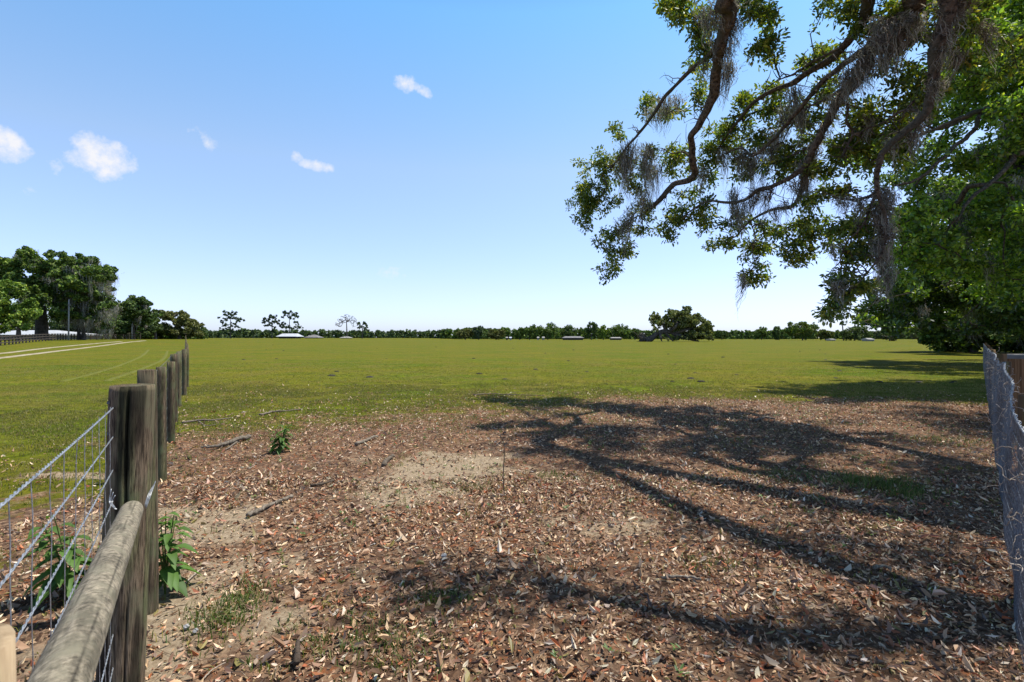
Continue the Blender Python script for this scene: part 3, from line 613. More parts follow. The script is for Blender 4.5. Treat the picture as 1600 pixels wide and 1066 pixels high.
for (px, py, rx, ry, d, n) in ZN:
    for _ in range(int(round(n * 1.3))):
        a = rg.uniform(0, 2 * math.pi); q = rg.random() ** .5; TG.append(P(px + rx * q * math.cos(a), py + ry * q * math.sin(a), d + .12 + abs(rg.normal()) * .40))
nin = len(TG)
def sph(n, c, r):
    v = rg.normal(size=(n, 3)); v = unit(v) * rg.random((n, 1)) ** .4; return [np.array(c) + a * r for a in v]
TG += sph(26, (5.6, 4.2, 7.6), (1.8, 1.6, .8)) + sph(7, (2.9, 4.0, 6.6), (.8, .35, .4)) + sph(66, (5.8, 8.4, 8.9), (2.4, 1.6, .8)) + sph(34, (12.4, 11.2, 9.4), (1.0, 1.4, .9)) + sph(24, (7.4, 5.6, 7.8), (1.2, 1.4, .8)) + sph(34, (10.6, 9.2, 7.0), (.9, 1.2, .8)) + sph(26, (8.0, 6.6, 6.8), (.9, .9, .7)) + sph(16, (6.6, 5.2, 6.0), (.5, .7, .5)) + sph(50, (8.6, 8.5, 9.0), (2.0, 3.0, 1.0)) + sph(24, (7.6, -.4, 8.6), (2.0, 1.4, .9)) + sph(50, (11.5, 3.4, 9.0), (2.4, 2.4, 1.1)) + sph(16, (6.9, 6.0, 7.3), (1.0, .9, .6))
def in_view(p): return p[1] > .5 and abs(p[0]) < p[1] * 1.02 and p[2] < EYE + p[1] * .675
TG = TG[:nin] + [t for t in TG[nin:] if not in_view(t)]
seeds, sp, sr = [], [], []
for p, r in SK:
    for k in range(len(p)): seeds.append(p[k]); sp.append(-1); sr.append(r[k])
nodes, par, ends = prim_tree(seeds, sp, TG, rg, 2, .10, .25)
own = [q for q, (p, r) in enumerate(SK) for _ in range(len(p))]
for k in range(len(own), len(nodes)): own.append(own[par[k]])
branch_tubes(None, nodes, par, sr, .0065, .5, 5, .2, sel=lambda k: LIMB[own[k]])
for li, (p_, r_) in enumerate(SK):
    for _ in range(int(len(p_) * .55)):
        k = rg.integers(2, len(p_)); c_ = p_[k]; d_ = unit(rg.normal(size=3) + [-.3, .2, -.1]); q_ = [c_]; L_ = rg.uniform(.15, .55)
        for _ in range(5): d_ = unit(d_ + rg.normal(size=3) * .45); q_.append(q_[-1] + d_ * L_ / 5)
        q2, _r = smooth_path(q_, np.linspace(.011, .003, 6), 2); tube(LIMB[li], q2, _r, 4, caps=False)
        if rg.random() < .5:
            q3, _r = smooth_path([q_[2], q_[2] + unit(rg.normal(size=3)) * L_ * .25, q_[2] + unit(rg.normal(size=3)) * L_ * .4], [.006, .004, .002], 2); tube(LIMB[li], q3, _r, 4, caps=False)
for q in LIMB: q.build('limb', M['bark'], oak, True)
# leaves round every twig end
OLC = [(.11, .19, .032), (.19, .275, .038), (.31, .38, .05), (.52, .50, .07), (.07, .12, .028)]
def leaf_cluster(mb, c, back, n, rad, ln, cols, prob):
    tips = c + unit(rg.normal(size=(n, 3))) * rad * rg.random((n, 1)) ** .6 * [1, 1, .8]
    d = unit((tips - (c + back * .5)) * .6 + rg.normal(size=(n, 3)) * .5 * rad + [0, 0, -.1 * rad]); nr = unit(rg.normal(size=(n, 3)) * .75 + [0, 0, 1.])
    L_ = ln * rg.uniform(.6, 1.25, n); leaves(mb, tips, d, nr, L_, L_ * .46, pick(cols, n, prob, .25, .1), .25, rg.uniform(-.1, .2, n))
lb = MB()
for k, t in enumerate(TG):
    e = ends[k]; bk = unit(nodes[par[e]] - nodes[e]) * .2; vis = k < nin; t = nodes[e]
    pr = rg.dirichlet([3, 4, 3, 1.6, 2]); 
    leaf_cluster(lb, t, bk, 60 if vis else 60, .19 if vis else .38, .088 if vis else .11, OLC, pr)
    q = nodes[par[e]]; leaf_cluster(lb, q, bk, 16 if vis else 20, .14 if vis else .3, .085 if vis else .11, OLC, pr)
lb.build('crown', M['leaf'], oak)
# moss on the oak: (x, y, depth, length in px, half-width px, strands)
MS = [(1140,30,8.9,55,14,150),(1128,5,8.6,40,16,110),(1105,20,9,60,12,90),(1136,100,9.6,60,8,120),(1130,70,9.2,50,9,90),(1100,95,9.6,40,8,40),(1040,155,11.5,48,10,80),(1026,170,11.8,34,12,70),(1060,150,11.3,30,8,40),(983,228,12.2,70,9,120),(975,250,12.3,60,9,90),(1010,235,12,90,8,110),(1024,260,12,55,9,70),(1005,300,12,60,8,60),(985,330,12.2,70,6,50),(970,345,12.2,50,6,40),
 (1130,235,11.4,55,7,60),(1095,265,11.6,45,8,50),(1158,235,10.9,60,6,60),(1147,300,10.9,60,5,70),(1152,330,10.8,40,4,40),(1176,250,10.8,60,5,60),(1195,255,10.5,50,6,50),(1180,300,10.4,60,6,70),(1162,318,10.6,50,6,50),(1200,292,10.2,55,7,60),(1212,325,10.2,35,6,40),(1240,140,9.8,60,9,110),(1228,170,10.1,55,8,80),(1250,165,9.6,55,7,80),(1215,205,10.3,50,8,80),(1186,232,10.7,40,8,60),(1205,225,10.4,45,5,50),
 (1380,60,7.6,60,14,170),(1350,90,7.9,60,14,170),(1332,110,8.1,50,12,120),(1405,40,7.4,65,12,150),(1425,25,7.2,40,12,90),(1370,30,7.6,40,10,60),(1320,125,8.3,40,9,70),(1300,150,8.6,45,8,60),(1258,255,9.7,55,9,130),(1250,285,9.8,45,10,100),(1230,315,10,30,8,40),(1272,225,9.4,40,7,50),(1290,195,9,35,6,30),
 (1484,5,6.6,60,12,140),(1474,45,6.7,55,11,120),(1500,0,6.6,40,14,80),(1462,125,6.9,40,9,50),(1440,180,7.2,40,8,50),(1425,205,7.3,45,8,60),(1395,220,7.5,35,7,40),(1384,300,7.9,60,10,150),(1376,325,8,60,9,130),(1386,355,8,50,8,110),(1345,310,8,35,9,60),(1318,310,8.1,34,8,50),(1372,375,8.1,55,6,70),(1384,395,8.2,70,7,90),(1390,420,8.2,45,7,60),(1310,440,8.2,34,8,60),(1300,385,8.2,30,4,30),(1163,432,10.6,55,1.6,34),(1360,180,8.6,40,8,40),(1495,80,7.4,50,10,60),(1540,40,7.6,60,8,60)]
for (px, py, d, ln, hw, n) in MS:
    mb = MB(); moss(mb, P(px, py, d), ln * 1.2 / FPX * d, hw / FPX * d * .85, int(n * 1.4), 6, .0072); moss(mb, P(px, py, d), ln * .5 / FPX * d, hw / FPX * d * 1.4, int(n * .5), 4, .006); mb.build('spanish_moss', M['moss'], oak)

# ------------------------------------------------------------------ whole trees
def blob_cards(mb, blobs, n, size, cols, prob=None, shell=.45, flat=.75, v=.22):
    sub = []
    for (c0, r0) in blobs:
        for _ in range(7):
            dv_ = unit(rg.normal(size=3)); sub.append((c0 + dv_ * r0 * rg.uniform(.35, .95) * [1, 1, flat], r0 * rg.uniform(.25, .55)))
    blobs = sub; n = int(n * 1.7); size = size * .78
    B = np.array([b[0] for b in blobs]); r = np.array([b[1] for b in blobs]); wgt = r ** 2; k = rg.choice(len(blobs), n, p=wgt / wgt.sum())
    tone = 1 + .16 * rg.normal(size=(len(blobs), 1)); u = unit(rg.normal(size=(n, 3)))
    bump = 1 + .35 * (vnoise(u[:, 0] * 3 + k, u[:, 1] * 3 + u[:, 2] * 3, 5) - .5)
    q = (shell + (1 - shell) * rg.random(n) ** .5) * bump; p = B[k] + u * (r[k] * q)[:, None] * [1, 1, flat]
    nr = unit(u * .5 + rg.normal(size=(n, 3)) * .9 + [0, 0, .4]); c = pick(cols, n, prob, v, .06) * tone[k]
    cards(mb, p, nr, size * rg.uniform(.6, 1.3, n), np.clip(c, 0, 1))
def tree(label, loc, blobs, trunk_r, trunk_h, n, size, cols, group=None, prob=None, name='oak_tree', shell=.45, moss_n=0, lean=0, flat=.75, trunks=1, bark='farbark', mossl=2.0, cat='tree', tip=.02, mcl=70, mwd=.03, mr=.6):
    z0 = gz(loc[0], loc[1]); t = empty(name, (loc[0], loc[1], z0), label, cat, group)
    base = np.array([loc[0], loc[1], z0]); mb = MB(); S, sp_, R_ = [], [], []
    for q in range(trunks):
        off = np.array([rg.normal() * .5, rg.normal() * .5, 0]) * (trunks > 1) * trunk_r * 3
        pts, rad = smooth_path([base + off + [0, 0, -.2], base + off + [0, 0, trunk_h * .15], base + off + [lean * .4, 0, trunk_h * .6], base + off * 1.6 + [lean, 0, trunk_h]], [trunk_r * 1.5, trunk_r * 1.05, trunk_r * .85, trunk_r * .6], 5)
        tube(mb, pts, rad, 10, lump=.15, seed=q); S += list(pts[8:]); sp_ += [-1] * len(pts[8:]); R_ += list(rad[8:])
    nodes, par, _ = prim_tree(S, sp_, [b[0] for b in blobs], rg, 2, .08, .3)
    branch_tubes(mb, nodes, par, R_, tip, .5, 5, trunk_r * .6); mb.build('trunk', M[bark], t, True)
    mb = MB(); blob_cards(mb, blobs, n, size, cols, prob, shell, flat); mb.build('crown', M['farleaf'], t)
    if moss_n:
        mb = MB()
        for _ in range(moss_n):
            b = blobs[rg.integers(len(blobs))]; c = b[0] + unit(rg.normal(size=3)) * b[1] * .7; moss(mb, c - [0, 0, b[1] * .3], mossl * rg.uniform(.5, 1.2), mr * rg.uniform(.4, 1), mcl, 3, mwd)
        mb.build('spanish_moss', M['moss'], t)
    return t
def crown_blobs(c, rx, ry, rz, n, r, low=-.35, hollow=.55):
    out = []
    for _ in range(n):
        v = unit(rg.normal(size=3)); 
        if v[2] < low: v[2] = low + abs(v[2] - low) * .3
        q = hollow + (1 - hollow) * rg.random() ** .5; out.append((np.array(c) + v * q * [rx, ry, rz], r * rg.uniform(.6, 1.25)))
    return out
def pixblobs(zones, D, dj, n_per=None):
    out = []
    for (px, py, rx, ry, n, r) in zones:
        for _ in range(n):
            a = rg.uniform(0, 6.283); q = rg.random() ** .5; d = D + rg.normal() * dj; out.append((P(px + rx * q * math.cos(a), py + ry * q * math.sin(a), d), r / FPX * D * rg.uniform(.65, 1.3)))
    return out
GREEN = [(.050, .100, .018), (.080, .140, .024), (.12, .185, .030), (.17, .23, .040), (.032, .058, .014)]
BRIGHT = [(.075, .145, .018), (.12, .205, .025), (.19, .28, .035), (.27, .34, .055), (.04, .075, .014)]
DARK = [(.030, .060, .018), (.052, .090, .026), (.080, .125, .032), (.115, .155, .040)]
OLIVE = [(.095, .105, .028), (.14, .15, .040), (.19, .195, .06), (.06, .07, .022)]
PINE = [(.034, .062, .034), (.055, .09, .045), (.085, .12, .055)]
GREY = [(.09, .09, .075), (.12, .12, .10), (.07, .07, .06)]
GREEN, BRIGHT, DARK, OLIVE, PINE = [[tuple(x * 1.5 for x in c) for c in q] for q in (GREEN, BRIGHT, DARK, OLIVE, PINE)]
# T2: big oak along the right fence
def leafy_tree(label, loc, zones, D, dj, extra, trunk_r, trunk_h, nleaf, lsize, cols, mz, name='live_oak', limbs=(), ctone=1.0):
    z0 = gz(*loc); t = empty(name, (*loc, z0), label, 'tree'); base = np.array([*loc, z0]); mb = MB()
    pts, rad = smooth_path([base + [0, 0, -.2], base + [0, 0, .8], base + [-.3, 0, trunk_h * .6], base + [-.5, .2, trunk_h]], [trunk_r * 1.6, trunk_r, trunk_r * .85, trunk_r * .7], 6); tube(mb, pts, rad, 16, lump=.15)
    S = list(pts[12:]); R_ = list(rad[12:])
    for (pix, d0, d1, r0, r1) in limbs:
        q = [pts[-1], (pts[-1] * .5 + P(*pix[0], d0) * .5) + [0, 0, .8]] + [P(a_, b_, d0 + (d1 - d0) * i_ / (len(pix) - 1)) for i_, (a_, b_) in enumerate(pix)]; lp, lr = smooth_path(q, [r0 * 2.2, r0 * 1.6] + list(np.linspace(r0, r1, len(pix))), 5); lp = lp + rg.normal(size=lp.shape) * lr[:, None] * .3
        tube(mb, lp, lr, 8, lump=.35); S += list(lp[8:]); R_ += list(lr[8:])
    bl = pixblobs(zones, D, dj) + extra; nodes, par, ends = prim_tree(S, [-1] * len(S), [b[0] for b in bl], rg, 2, .07, .3)
    branch_tubes(mb, nodes, par, R_, .018, .52, 6, trunk_r * .7); mb.build('trunk', M['bark'], t, True)
    lb = MB(); sub = []
    for (c0, r0) in bl:
        for _ in range(6):
            dv_ = unit(rg.normal(size=3) + [0, 0, .25]); sub.append((c0 + dv_ * r0 * rg.uniform(.3, .95) * [1, 1, .7], r0 * rg.uniform(.28, .55)))
    B = np.array([b[0] for b in sub]); r = np.array([b[1] for b in sub]); wt = r ** 2; k = rg.choice(len(sub), nleaf, p=wt / wt.sum()); u = unit(rg.normal(size=(nleaf, 3)) + [0, 0, .35])
    pos = B[k] + u * (r[k] * (.35 + .75 * rg.random(nleaf)))[:, None] * [1, 1, .62]; d = unit(u * .6 + rg.normal(size=(nleaf, 3)) * .7); nr = unit(u * .5 + rg.normal(size=(nleaf, 3)) * .5 + [0, 0, .7]); tone = (1 + .2 * rg.normal(size=(len(sub), 1)))[k]
    L_ = lsize * rg.uniform(.6, 1.3, nleaf); leaves(lb, pos, d, nr, L_, L_ * .55, np.clip(pick(cols, nleaf, None, .2, .07) * tone * ctone, 0, 1)); lb.build('crown', M['leaf'], t)
    for (px, py, ln, hw, n) in mz:
        mb = MB(); dd = D + rg.uniform(-1.5, .5); moss(mb, P(px, py, dd), ln / FPX * dd, hw / FPX * dd, n, 4, .010); mb.build('spanish_moss', M['moss'], t)
    return t
leafy_tree('big bright green live oak filling the upper right corner behind the near oak', (22.5, 14.5),
  [(1590, 60, 60, 70, 26, 44), (1540, 110, 50, 60, 17, 38), (1590, 200, 40, 50, 9, 34), (1500, 160, 40, 40, 8, 30), (1530, 30, 40, 30, 8, 34), (1460, 120, 30, 30, 4, 24), (1560, 270, 50, 30, 9, 30), (1490, 240, 40, 24, 6, 26), (1440, 262, 30, 20, 4, 22), (1400, 232, 36, 26, 8, 24), (1360, 245, 30, 16, 5, 20), (1530, 340, 60, 30, 12, 32), (1600, 340, 30, 60, 10, 34), (1470, 330, 36, 26, 7, 28), (1590, 440, 40, 50, 12, 36), (1520, 420, 50, 34, 11, 32), (1455, 395, 40, 26, 8, 28), (1430, 205, 30, 20, 4, 20), (1660, 250, 50, 240, 46, 50), (1420, 350, 24, 26, 8, 20), (1400, 410, 20, 26, 6, 20), (1425, 300, 20, 16, 4, 16), (1450, 170, 24, 20, 4, 20)],
  15.8, 1.3, [(np.array([20 + rg.normal() * 3.0, 14.5 + rg.normal() * 3, 8.5 + rg.normal() * 1.8]), 1.1) for _ in range(50)], .6, 4.0, 165000, .125, BRIGHT,
  [(1590, 170, 130, 8, 200), (1575, 190, 90, 6, 120), (1500, 330, 60, 8, 120), (1512, 360, 50, 5, 70), (1480, 300, 40, 6, 60), (1545, 400, 60, 8, 90), (1598, 280, 90, 8, 120), (1525, 230, 30, 5, 40), (1450, 300, 40, 5, 50)], limbs=[([(1612, 150), (1589, 154), (1560, 159), (1531, 173), (1501, 185), (1453, 205), (1415, 222)], 14.5, 13.5, .10, .03), ([(1560, 176), (1521, 205), (1487, 234), (1453, 266), (1425, 284), (1395, 290)], 14.2, 13.2, .07, .02), ([(1610, 240), (1575, 262), (1545, 288), (1515, 312), (1495, 345)], 14, 13.2, .08, .025), ([(1600, 60), (1560, 70), (1520, 95), (1485, 105)], 14, 13.5, .07, .02)], ctone=1.35)
leafy_tree('dense live oak farther along the right fence, low crown reaching left over the grass', (29.5, 27),
  [(1400, 470, 44, 34, 15, 22), (1455, 450, 50, 44, 20, 24), (1520, 460, 60, 40, 22, 26), (1590, 470, 50, 46, 18, 28), (1440, 380, 40, 30, 9, 22), (1500, 370, 50, 40, 12, 26), (1580, 360, 50, 50, 14, 28), (1375, 505, 34, 14, 9, 14), (1430, 506, 50, 12, 10, 15), (1520, 508, 60, 10, 10, 16), (1350, 498, 18, 10, 3, 10), (1660, 420, 40, 90, 20, 34), (1480, 300, 40, 20, 5, 22)],
  29, 2.2, [(np.array([31 + rg.normal() * 4, 27 + rg.normal() * 4, 8 + rg.normal() * 2]), 1.8) for _ in range(40)], .7, 3.4, 130000, .20, GREEN,
  [(1380, 430, 60, 8, 130), (1390, 470, 50, 8, 90), (1510, 480, 60, 6, 90), (1440, 480, 40, 6, 70), (1560, 500, 30, 8, 60), (1480, 430, 40, 5, 60), (1410, 490, 26, 8, 60)])
def placed(px, D): x = (px - 800) / FPX * D; return np.array([x, D, gz(x, D)])
def zpx(py, D): return EYE + (HOR - py) / FPX * D
# trees beyond, along the far right
for (lab, px, D, top, wpx, n, cols, nb) in [
  ('broad shaded oak farther back whose trunk is hidden under the low right crowns', 1520, 52, 440, 110, 16000, GREEN, 40),
  ('dark oak at the right edge behind the mesh fence, beyond the two nearer live oaks', 1640, 44, 400, 120, 14000, DARK, 40)]:
    c = placed(px, D); rx = wpx / FPX * D; tz = zpx(top, D); tree(lab, c[:2], crown_blobs((c[0], c[1], c[2] + tz * .58), rx, rx * .7, tz * .48, nb, rx * .27, -.97), .28, 2.2, n, .30, cols, moss_n=24, name='oak_tree', mossl=1.6)
# ---- left oak group
def px_tree(label, trunk_px, D, zones, dj, tr, th, n, size, cols, **k):
    c = placed(trunk_px, D); return tree(label, c[:2], pixblobs(zones, D, dj), tr, th, n, size, cols, **k)
px_tree('tall mossy live oak with a thick dark trunk beside the white barn roof at left', 65, 120, [(60, 425, 62, 26, 22, 15), (30, 408, 34, 14, 9, 12), (45, 396, 20, 7, 4, 8), (110, 410, 18, 10, 6, 10), (95, 440, 34, 24, 12, 13), (-10, 430, 40, 30, 10, 14), (20, 445, 34, 20, 8, 12), (100, 470, 20, 20, 5, 10), (90, 480, 24, 20, 9, 10), (40, 470, 30, 20, 8, 10), (80, 455, 50, 20, 12, 11), (68, 448, 20, 14, 7, 10), (50, 462, 20, 16, 7, 10)], 4.5, 1.25, 8, 34000, .40, GREEN, moss_n=70, mossl=3.4, tip=.05, name='live_oak', mr=.9, bark='farbark')
px_tree('live oak draped with long grey moss, right of the thick trunked oak at left', 128, 122, [(135, 430, 34, 22, 14, 13), (152, 450, 24, 34, 15, 12), (122, 408, 12, 8, 5, 10), (165, 430, 10, 12, 5, 8), (150, 485, 22, 18, 9, 10), (115, 470, 20, 24, 8, 10), (168, 470, 8, 20, 4, 8), (165, 490, 12, 20, 8, 8), (130, 492, 24, 16, 8, 8), (140, 460, 30, 30, 12, 10)], 3.5, .36, 7, 30000, .38, GREEN, moss_n=190, mossl=4.2, tip=.05, trunks=3, name='live_oak', mr=.9, mcl=60)
px_tree('low rounded bright green oak at the left edge in front of the barn', 29, 108, [(22, 480, 40, 30, 22, 12), (-15, 470, 30, 34, 12, 13), (45, 492, 16, 14, 6, 9), (0, 505, 40, 8, 6, 8), (10, 512, 40, 6, 10, 7), (-30, 505, 20, 10, 8, 9)], 3, .45, 3, 15000, .34, BRIGHT, tip=.04)
px_tree('dark green oak with a domed top behind the lane bend at left', 208, 150, [(208, 482, 24, 14, 10, 10), (212, 470, 14, 7, 5, 8), (178, 492, 12, 24, 9, 9), (225, 497, 20, 16, 9, 9), (200, 508, 30, 10, 8, 9)], 4, .5, 5, 13000, .42, DARK + GREEN[:2], tip=.05, moss_n=20, mossl=2.4)
px_tree('smaller dark oak between the domed oak and the olive oak at left', 243, 158, [(240, 500, 16, 14, 10, 8), (238, 515, 22, 8, 8, 8), (178, 512, 14, 10, 5, 7)], 4, .4, 3.5, 7000, .42, DARK, tip=.05)
px_tree('wide olive green oak with a smooth domed crown where the left fence ends', 280, 165, [(275, 500, 26, 12, 13, 8), (262, 493, 14, 6, 5, 6), (295, 512, 20, 12, 10, 8), (268, 516, 20, 8, 7, 8), (308, 520, 10, 6, 4, 5)], 3.5, .5, 3, 11000, .36, OLIVE, tip=.04)
px_tree('small dark green tree at the right foot of the olive oak', 313, 190, [(314, 517, 10, 9, 7, 6)], 2, .25, 2, 2500, .4, DARK)
# backing trees at left so the group closes
for (lab, px, D, top, wpx, cols) in [('deep green tree behind the thick trunked oak and the barn', 75, 175, 470, 60, DARK), ('deep green tree behind the moss draped oak', 150, 180, 465, 40, DARK), ('large oak just outside the left edge of the white barn', -90, 130, 420, 90, GREEN), ('dark tree filling the gap left of the domed oak', 190, 185, 490, 30, DARK)]:
    c = placed(px, D); rx = wpx / FPX * D; tz = zpx(top, D) - c[2]; tree(lab, c[:2], crown_blobs((c[0], c[1], c[2] + tz * .55), rx, rx * .6, tz * .45, 34, rx * .28 + .6, -.8), .4, tz * .4, 7000, .5, cols)
# utility poles
for (lab, px, top, D) in [('thin pale wooden pole in front of the moss draped oak at left', 107, 468, 112), ('short pale pole in front of the domed dark oak at left', 206, 503, 145)]:
    c = placed(px, D); u = empty('utility_pole', c, lab, 'pole'); mb = MB(); tube(mb, [c - [0, 0, .2], [c[0] + .1, c[1], zpx(top, D)]], [.17, .12], 10, col=(1.3, 1.25, 1.1)); mb.build('pole', M['wall'], u, True); mb = MB(); box(mb, (c[0] + .25, c[1] - .1, zpx(top, D) - 1.2), (.5, .12, .5)); mb.build('junction_box', M['greyroof'], u)
# ---- pines on the horizon
def pine(label, px, D, top, clumps, n=2600, size=.42, r=.3, name='pine_tree'):
    c = placed(px, D); t = empty(name, c, label, 'tree'); H = zpx(top, D); mb = MB(); pts, rad = smooth_path([c - [0, 0, .3], c + [.1, 0, H * .5], [c[0] + .2, c[1], H - 1]], [r, r * .8, r * .25], 6); tube(mb, pts, rad, 8)
    bl = [(P(a + rg.normal() * rr * .75, b + rg.normal() * rr * .5, D + rg.normal() * 1.6), rr / FPX * D * rg.uniform(.3, .62)) for (a, b, rr) in clumps for _ in range(7)]; nodes, par, _ = prim_tree(list(pts[6:]), [-1] * len(pts[6:]), [b[0] for b in bl], rg, 1, .05, .2); branch_tubes(mb, nodes, par, list(rad[6:]), .06, .4, 4, .16); mb.build('trunk', M['farbark'], t, True)
    mb = MB(); blob_cards(mb, bl, int(n * 1.1), size * 1.1, PINE, None, .1, .8); mb.build('crown', M['farleaf'], t)
def clumps(px, top, bot, wpx, n, rr):
    o = []
    for k in range(n):
        q = k / (n - 1); y = top + (bot - top) * q; hw = wpx * (math.sin(math.pi * (.16 + .74 * q)) ** .7); o.append((px + hw * rg.uniform(-1, 1), y + rg.uniform(-1, 1), rr * rg.uniform(.6, 1.1)))
    return o
pine('tall pine standing alone nearest the left oaks, with a rounded open crown', 360, 290, 488, [(360, 490, 5), (352, 494, 4.5), (368, 493, 4.5), (347, 500, 4.5), (373, 500, 5), (360, 498, 4), (351, 507, 4), (366, 507, 4.5), (358, 512, 4), (371, 510, 3), (350, 515, 3), (363, 517, 3)])
pine('left pine of the pair by the white roofed house, its crown ragged', 425, 300, 491, [(423, 494, 4.5), (430, 498, 4), (417, 497, 3.5), (413, 503, 3.5), (424, 503, 4.5), (434, 505, 3.5), (437, 508, 3), (418, 509, 3.5), (428, 511, 3), (443, 511, 3)])
pine('right pine of the pair by the white roofed house, flat topped with bare gaps', 452, 300, 488, [(445, 490, 4.2), (452, 489, 4.5), (459, 492, 4.2), (464, 495, 3), (443, 495, 2.6), (463, 502, 3), (455, 498, 2.6), (444, 505, 2.8), (464, 509, 3.2), (468, 512, 2.6), (449, 511, 3), (456, 514, 2.6), (446, 517, 2.6)], 2900)
pine('short pine with a round tuft right of the leafless tree', 566, 300, 503, [(562, 507, 3.2), (568, 505, 3.2), (573, 510, 3), (560, 512, 2.4), (570, 515, 2.6), (575, 516, 2), (565, 511, 2)], 1600)
# leafless tree
c = placed(542, 295); t = empty('bare_tree', c, 'leafless grey tree with a fan of fine twigs on the horizon', 'tree'); mb = MB(); H = zpx(491, 295)
pts, rad = smooth_path([c - [0, 0, .3], c + [0, 0, 3], [c[0] - .2, c[1], H * .72]], [.5, .38, .22], 6); tube(mb, pts, rad, 8)
tg = []
for k in range(230):
    a = rg.uniform(-1.35, 1.35); r_ = rg.uniform(.25, 1) ** .6 ; b_ = P(542 + 20 * r_ * math.sin(a), 514 - 23 * r_ * math.cos(a) * (1 if abs(a) < 1 else .9), 295 + rg.normal() * 2.5); tg.append(b_)
nodes, par, _ = prim_tree(list(pts[5:]), [-1] * len(pts[5:]), tg, rg, 2, .05, .3); branch_tubes(mb, nodes, par, list(rad[5:]), .07, .36, 4, .25); mb.build('trunk', M['farbark'], t, True)
# ---- far wood as one mass
def wood(name, label, px0, px1, D0, D1, top, n, ncards, size, cols, cat='trees'):
    mb = MB(); bl = []
    for k in range(n):
        px = px0 + (px1 - px0) * (k + rg.random()) / n; D = rg.uniform(D0, D1); tp = top(px) + 2.5 * (float(fbm(px * .09, 0, 3, 4)) - .5) * 2 + rg.uniform(0, 2.5); r = 4.6 / FPX * D * rg.uniform(.7, 1.2); zt = zpx(tp, D) - r; c = placed(px, D)
        bl.append((np.array([c[0], c[1], zt]), r)); 
        z = zt - r
        while z > c[2] - .5 * r: bl.append((np.array([c[0] + rg.normal() * r * .4, c[1] - rg.random() * r, z]), r * rg.uniform(.8, 1.15))); z -= r * 1.05
    blob_cards(mb, bl, ncards, size, cols, None, .5, .9); return tag(mb.build(name, M['farleaf']), label, cat, kind='stuff')
wood('far_wood', 'low dark pine wood closing the far side of the field', -700, 700, 470, 560, lambda p: 513.5 + .006 * max(0, p - 350), 420, 75000, 1.35, DARK + PINE)
wood('far_wood', 'mixed green wood along the horizon right of the field centre', 690, 2200, 430, 540, lambda p: 511.5 if p < 1000 else 515.5, 430, 90000, 1.35, GREEN + DARK[1:])
wood('undergrowth', 'dark shrubby undergrowth joining the oaks at left behind the lane bend', 160, 318, 168, 182, lambda p: 497 + (p - 160) * .13, 70, 16000, .55, DARK + GREEN[:3])
# individual trees that stand out of the far wood
FT = [('rounded olive tree low on the horizon left of centre', 727, 513.5, 13, 330, OLIVE, 'round'), ('taller dark tree with a flat top left of the picture centre line', 748, 508.5, 10, 330, PINE, 'round'), ('brownish low tree beside the small white sheds', 775, 514, 14, 330, OLIVE, 'round'), ('slender green tree right of the small white sheds', 812, 509, 8, 335, GREEN, 'round'), ('bright green round tree in the middle of the horizon', 827, 507.5, 11, 335, GREEN, 'round'), ('broad green tree left of the long low building', 856, 507, 17, 335, GREEN, 'round'), ('grey green tree behind the long low building', 886, 510, 15, 345, DARK, 'round'), ('tall dark green tree right of the long low building, highest of the central row', 924, 503, 12, 325, DARK + GREEN[:1], 'round'), ('yellow green tree at the right side of the highest central tree', 943, 509, 10, 322, BRIGHT, 'round'), ('wide green tree left of the fallen oak', 970, 508, 15, 335, GREEN, 'round'), ('small dark tree just left of the fallen oak roots', 992, 513, 9, 335, DARK, 'round'),
 ('small dark tree right behind the fallen oak crown', 1128, 517, 12, 330, DARK, 'round'), ('thin grey green tree between the fallen oak and the round oak', 1190, 513, 14, 330, GREEN, 'round'), ('pair-topped green tree left of the round oak', 1215, 510.5, 12, 325, DARK + GREEN[:2], 'round'), ('big round oak with a full dome on the right horizon', 1254, 503, 27, 260, OLIVE[:2] + GREEN[:3], 'dome'), ('low spreading tree at the right foot of the round oak', 1290, 516, 13, 260, OLIVE + DARK[2:], 'dome'), ('broad low dark tree below the hanging twigs at right', 1335, 511, 25, 240, DARK + OLIVE[3:], 'dome'), ('thin dark snag rising out of the low dark tree at right', 1318, 498, 4, 245, PINE, 'snag'), ('grey green bush row under the overhanging right crowns', 1390, 515, 26, 220, GREY + DARK, 'dome'), ('pale green bush under the low right crowns', 1450, 516, 30, 200, GREY + OLIVE, 'dome'), ('thick bush by the far end of the mesh fence', 1510, 514, 30, 180, GREY + GREEN[:2], 'dome')]
for (lab, px, top, hw, D, cols, st) in FT:
    c = placed(px, D); rx = hw / FPX * D; tz = zpx(top, D) - c[2]
    if st == 'snag':
        t = empty('bare_tree', c, lab, 'tree'); mb = MB(); tube(mb, [c, [c[0] - .4, c[1], tz * .6], [c[0] - .9, c[1], tz]], [.3, .25, .12], 6); mb.build('trunk', M['farbark'], t); mb = MB(); blob_cards(mb, [(np.array([c[0] - 1.1, c[1], tz]), 1.2), (np.array([c[0] + .6, c[1], tz * .72]), .8)], 160, .4, cols); mb.build('crown', M['farleaf'], t); continue
    nb = int(14 + hw); bl = crown_blobs((c[0], c[1], c[2] + tz * .56), rx * .85, rx * .7, tz * .40, nb, min(rx * .34, tz * .24), -.95, .45)
    tree(lab, c[:2], bl, .3, tz * .35, int(900 + hw * 130), .50 if D > 250 else .36, cols, tip=.05, flat=.85, name='shrub' if 'bush' in lab else 'oak_tree', cat='bush' if 'bush' in lab else 'tree')
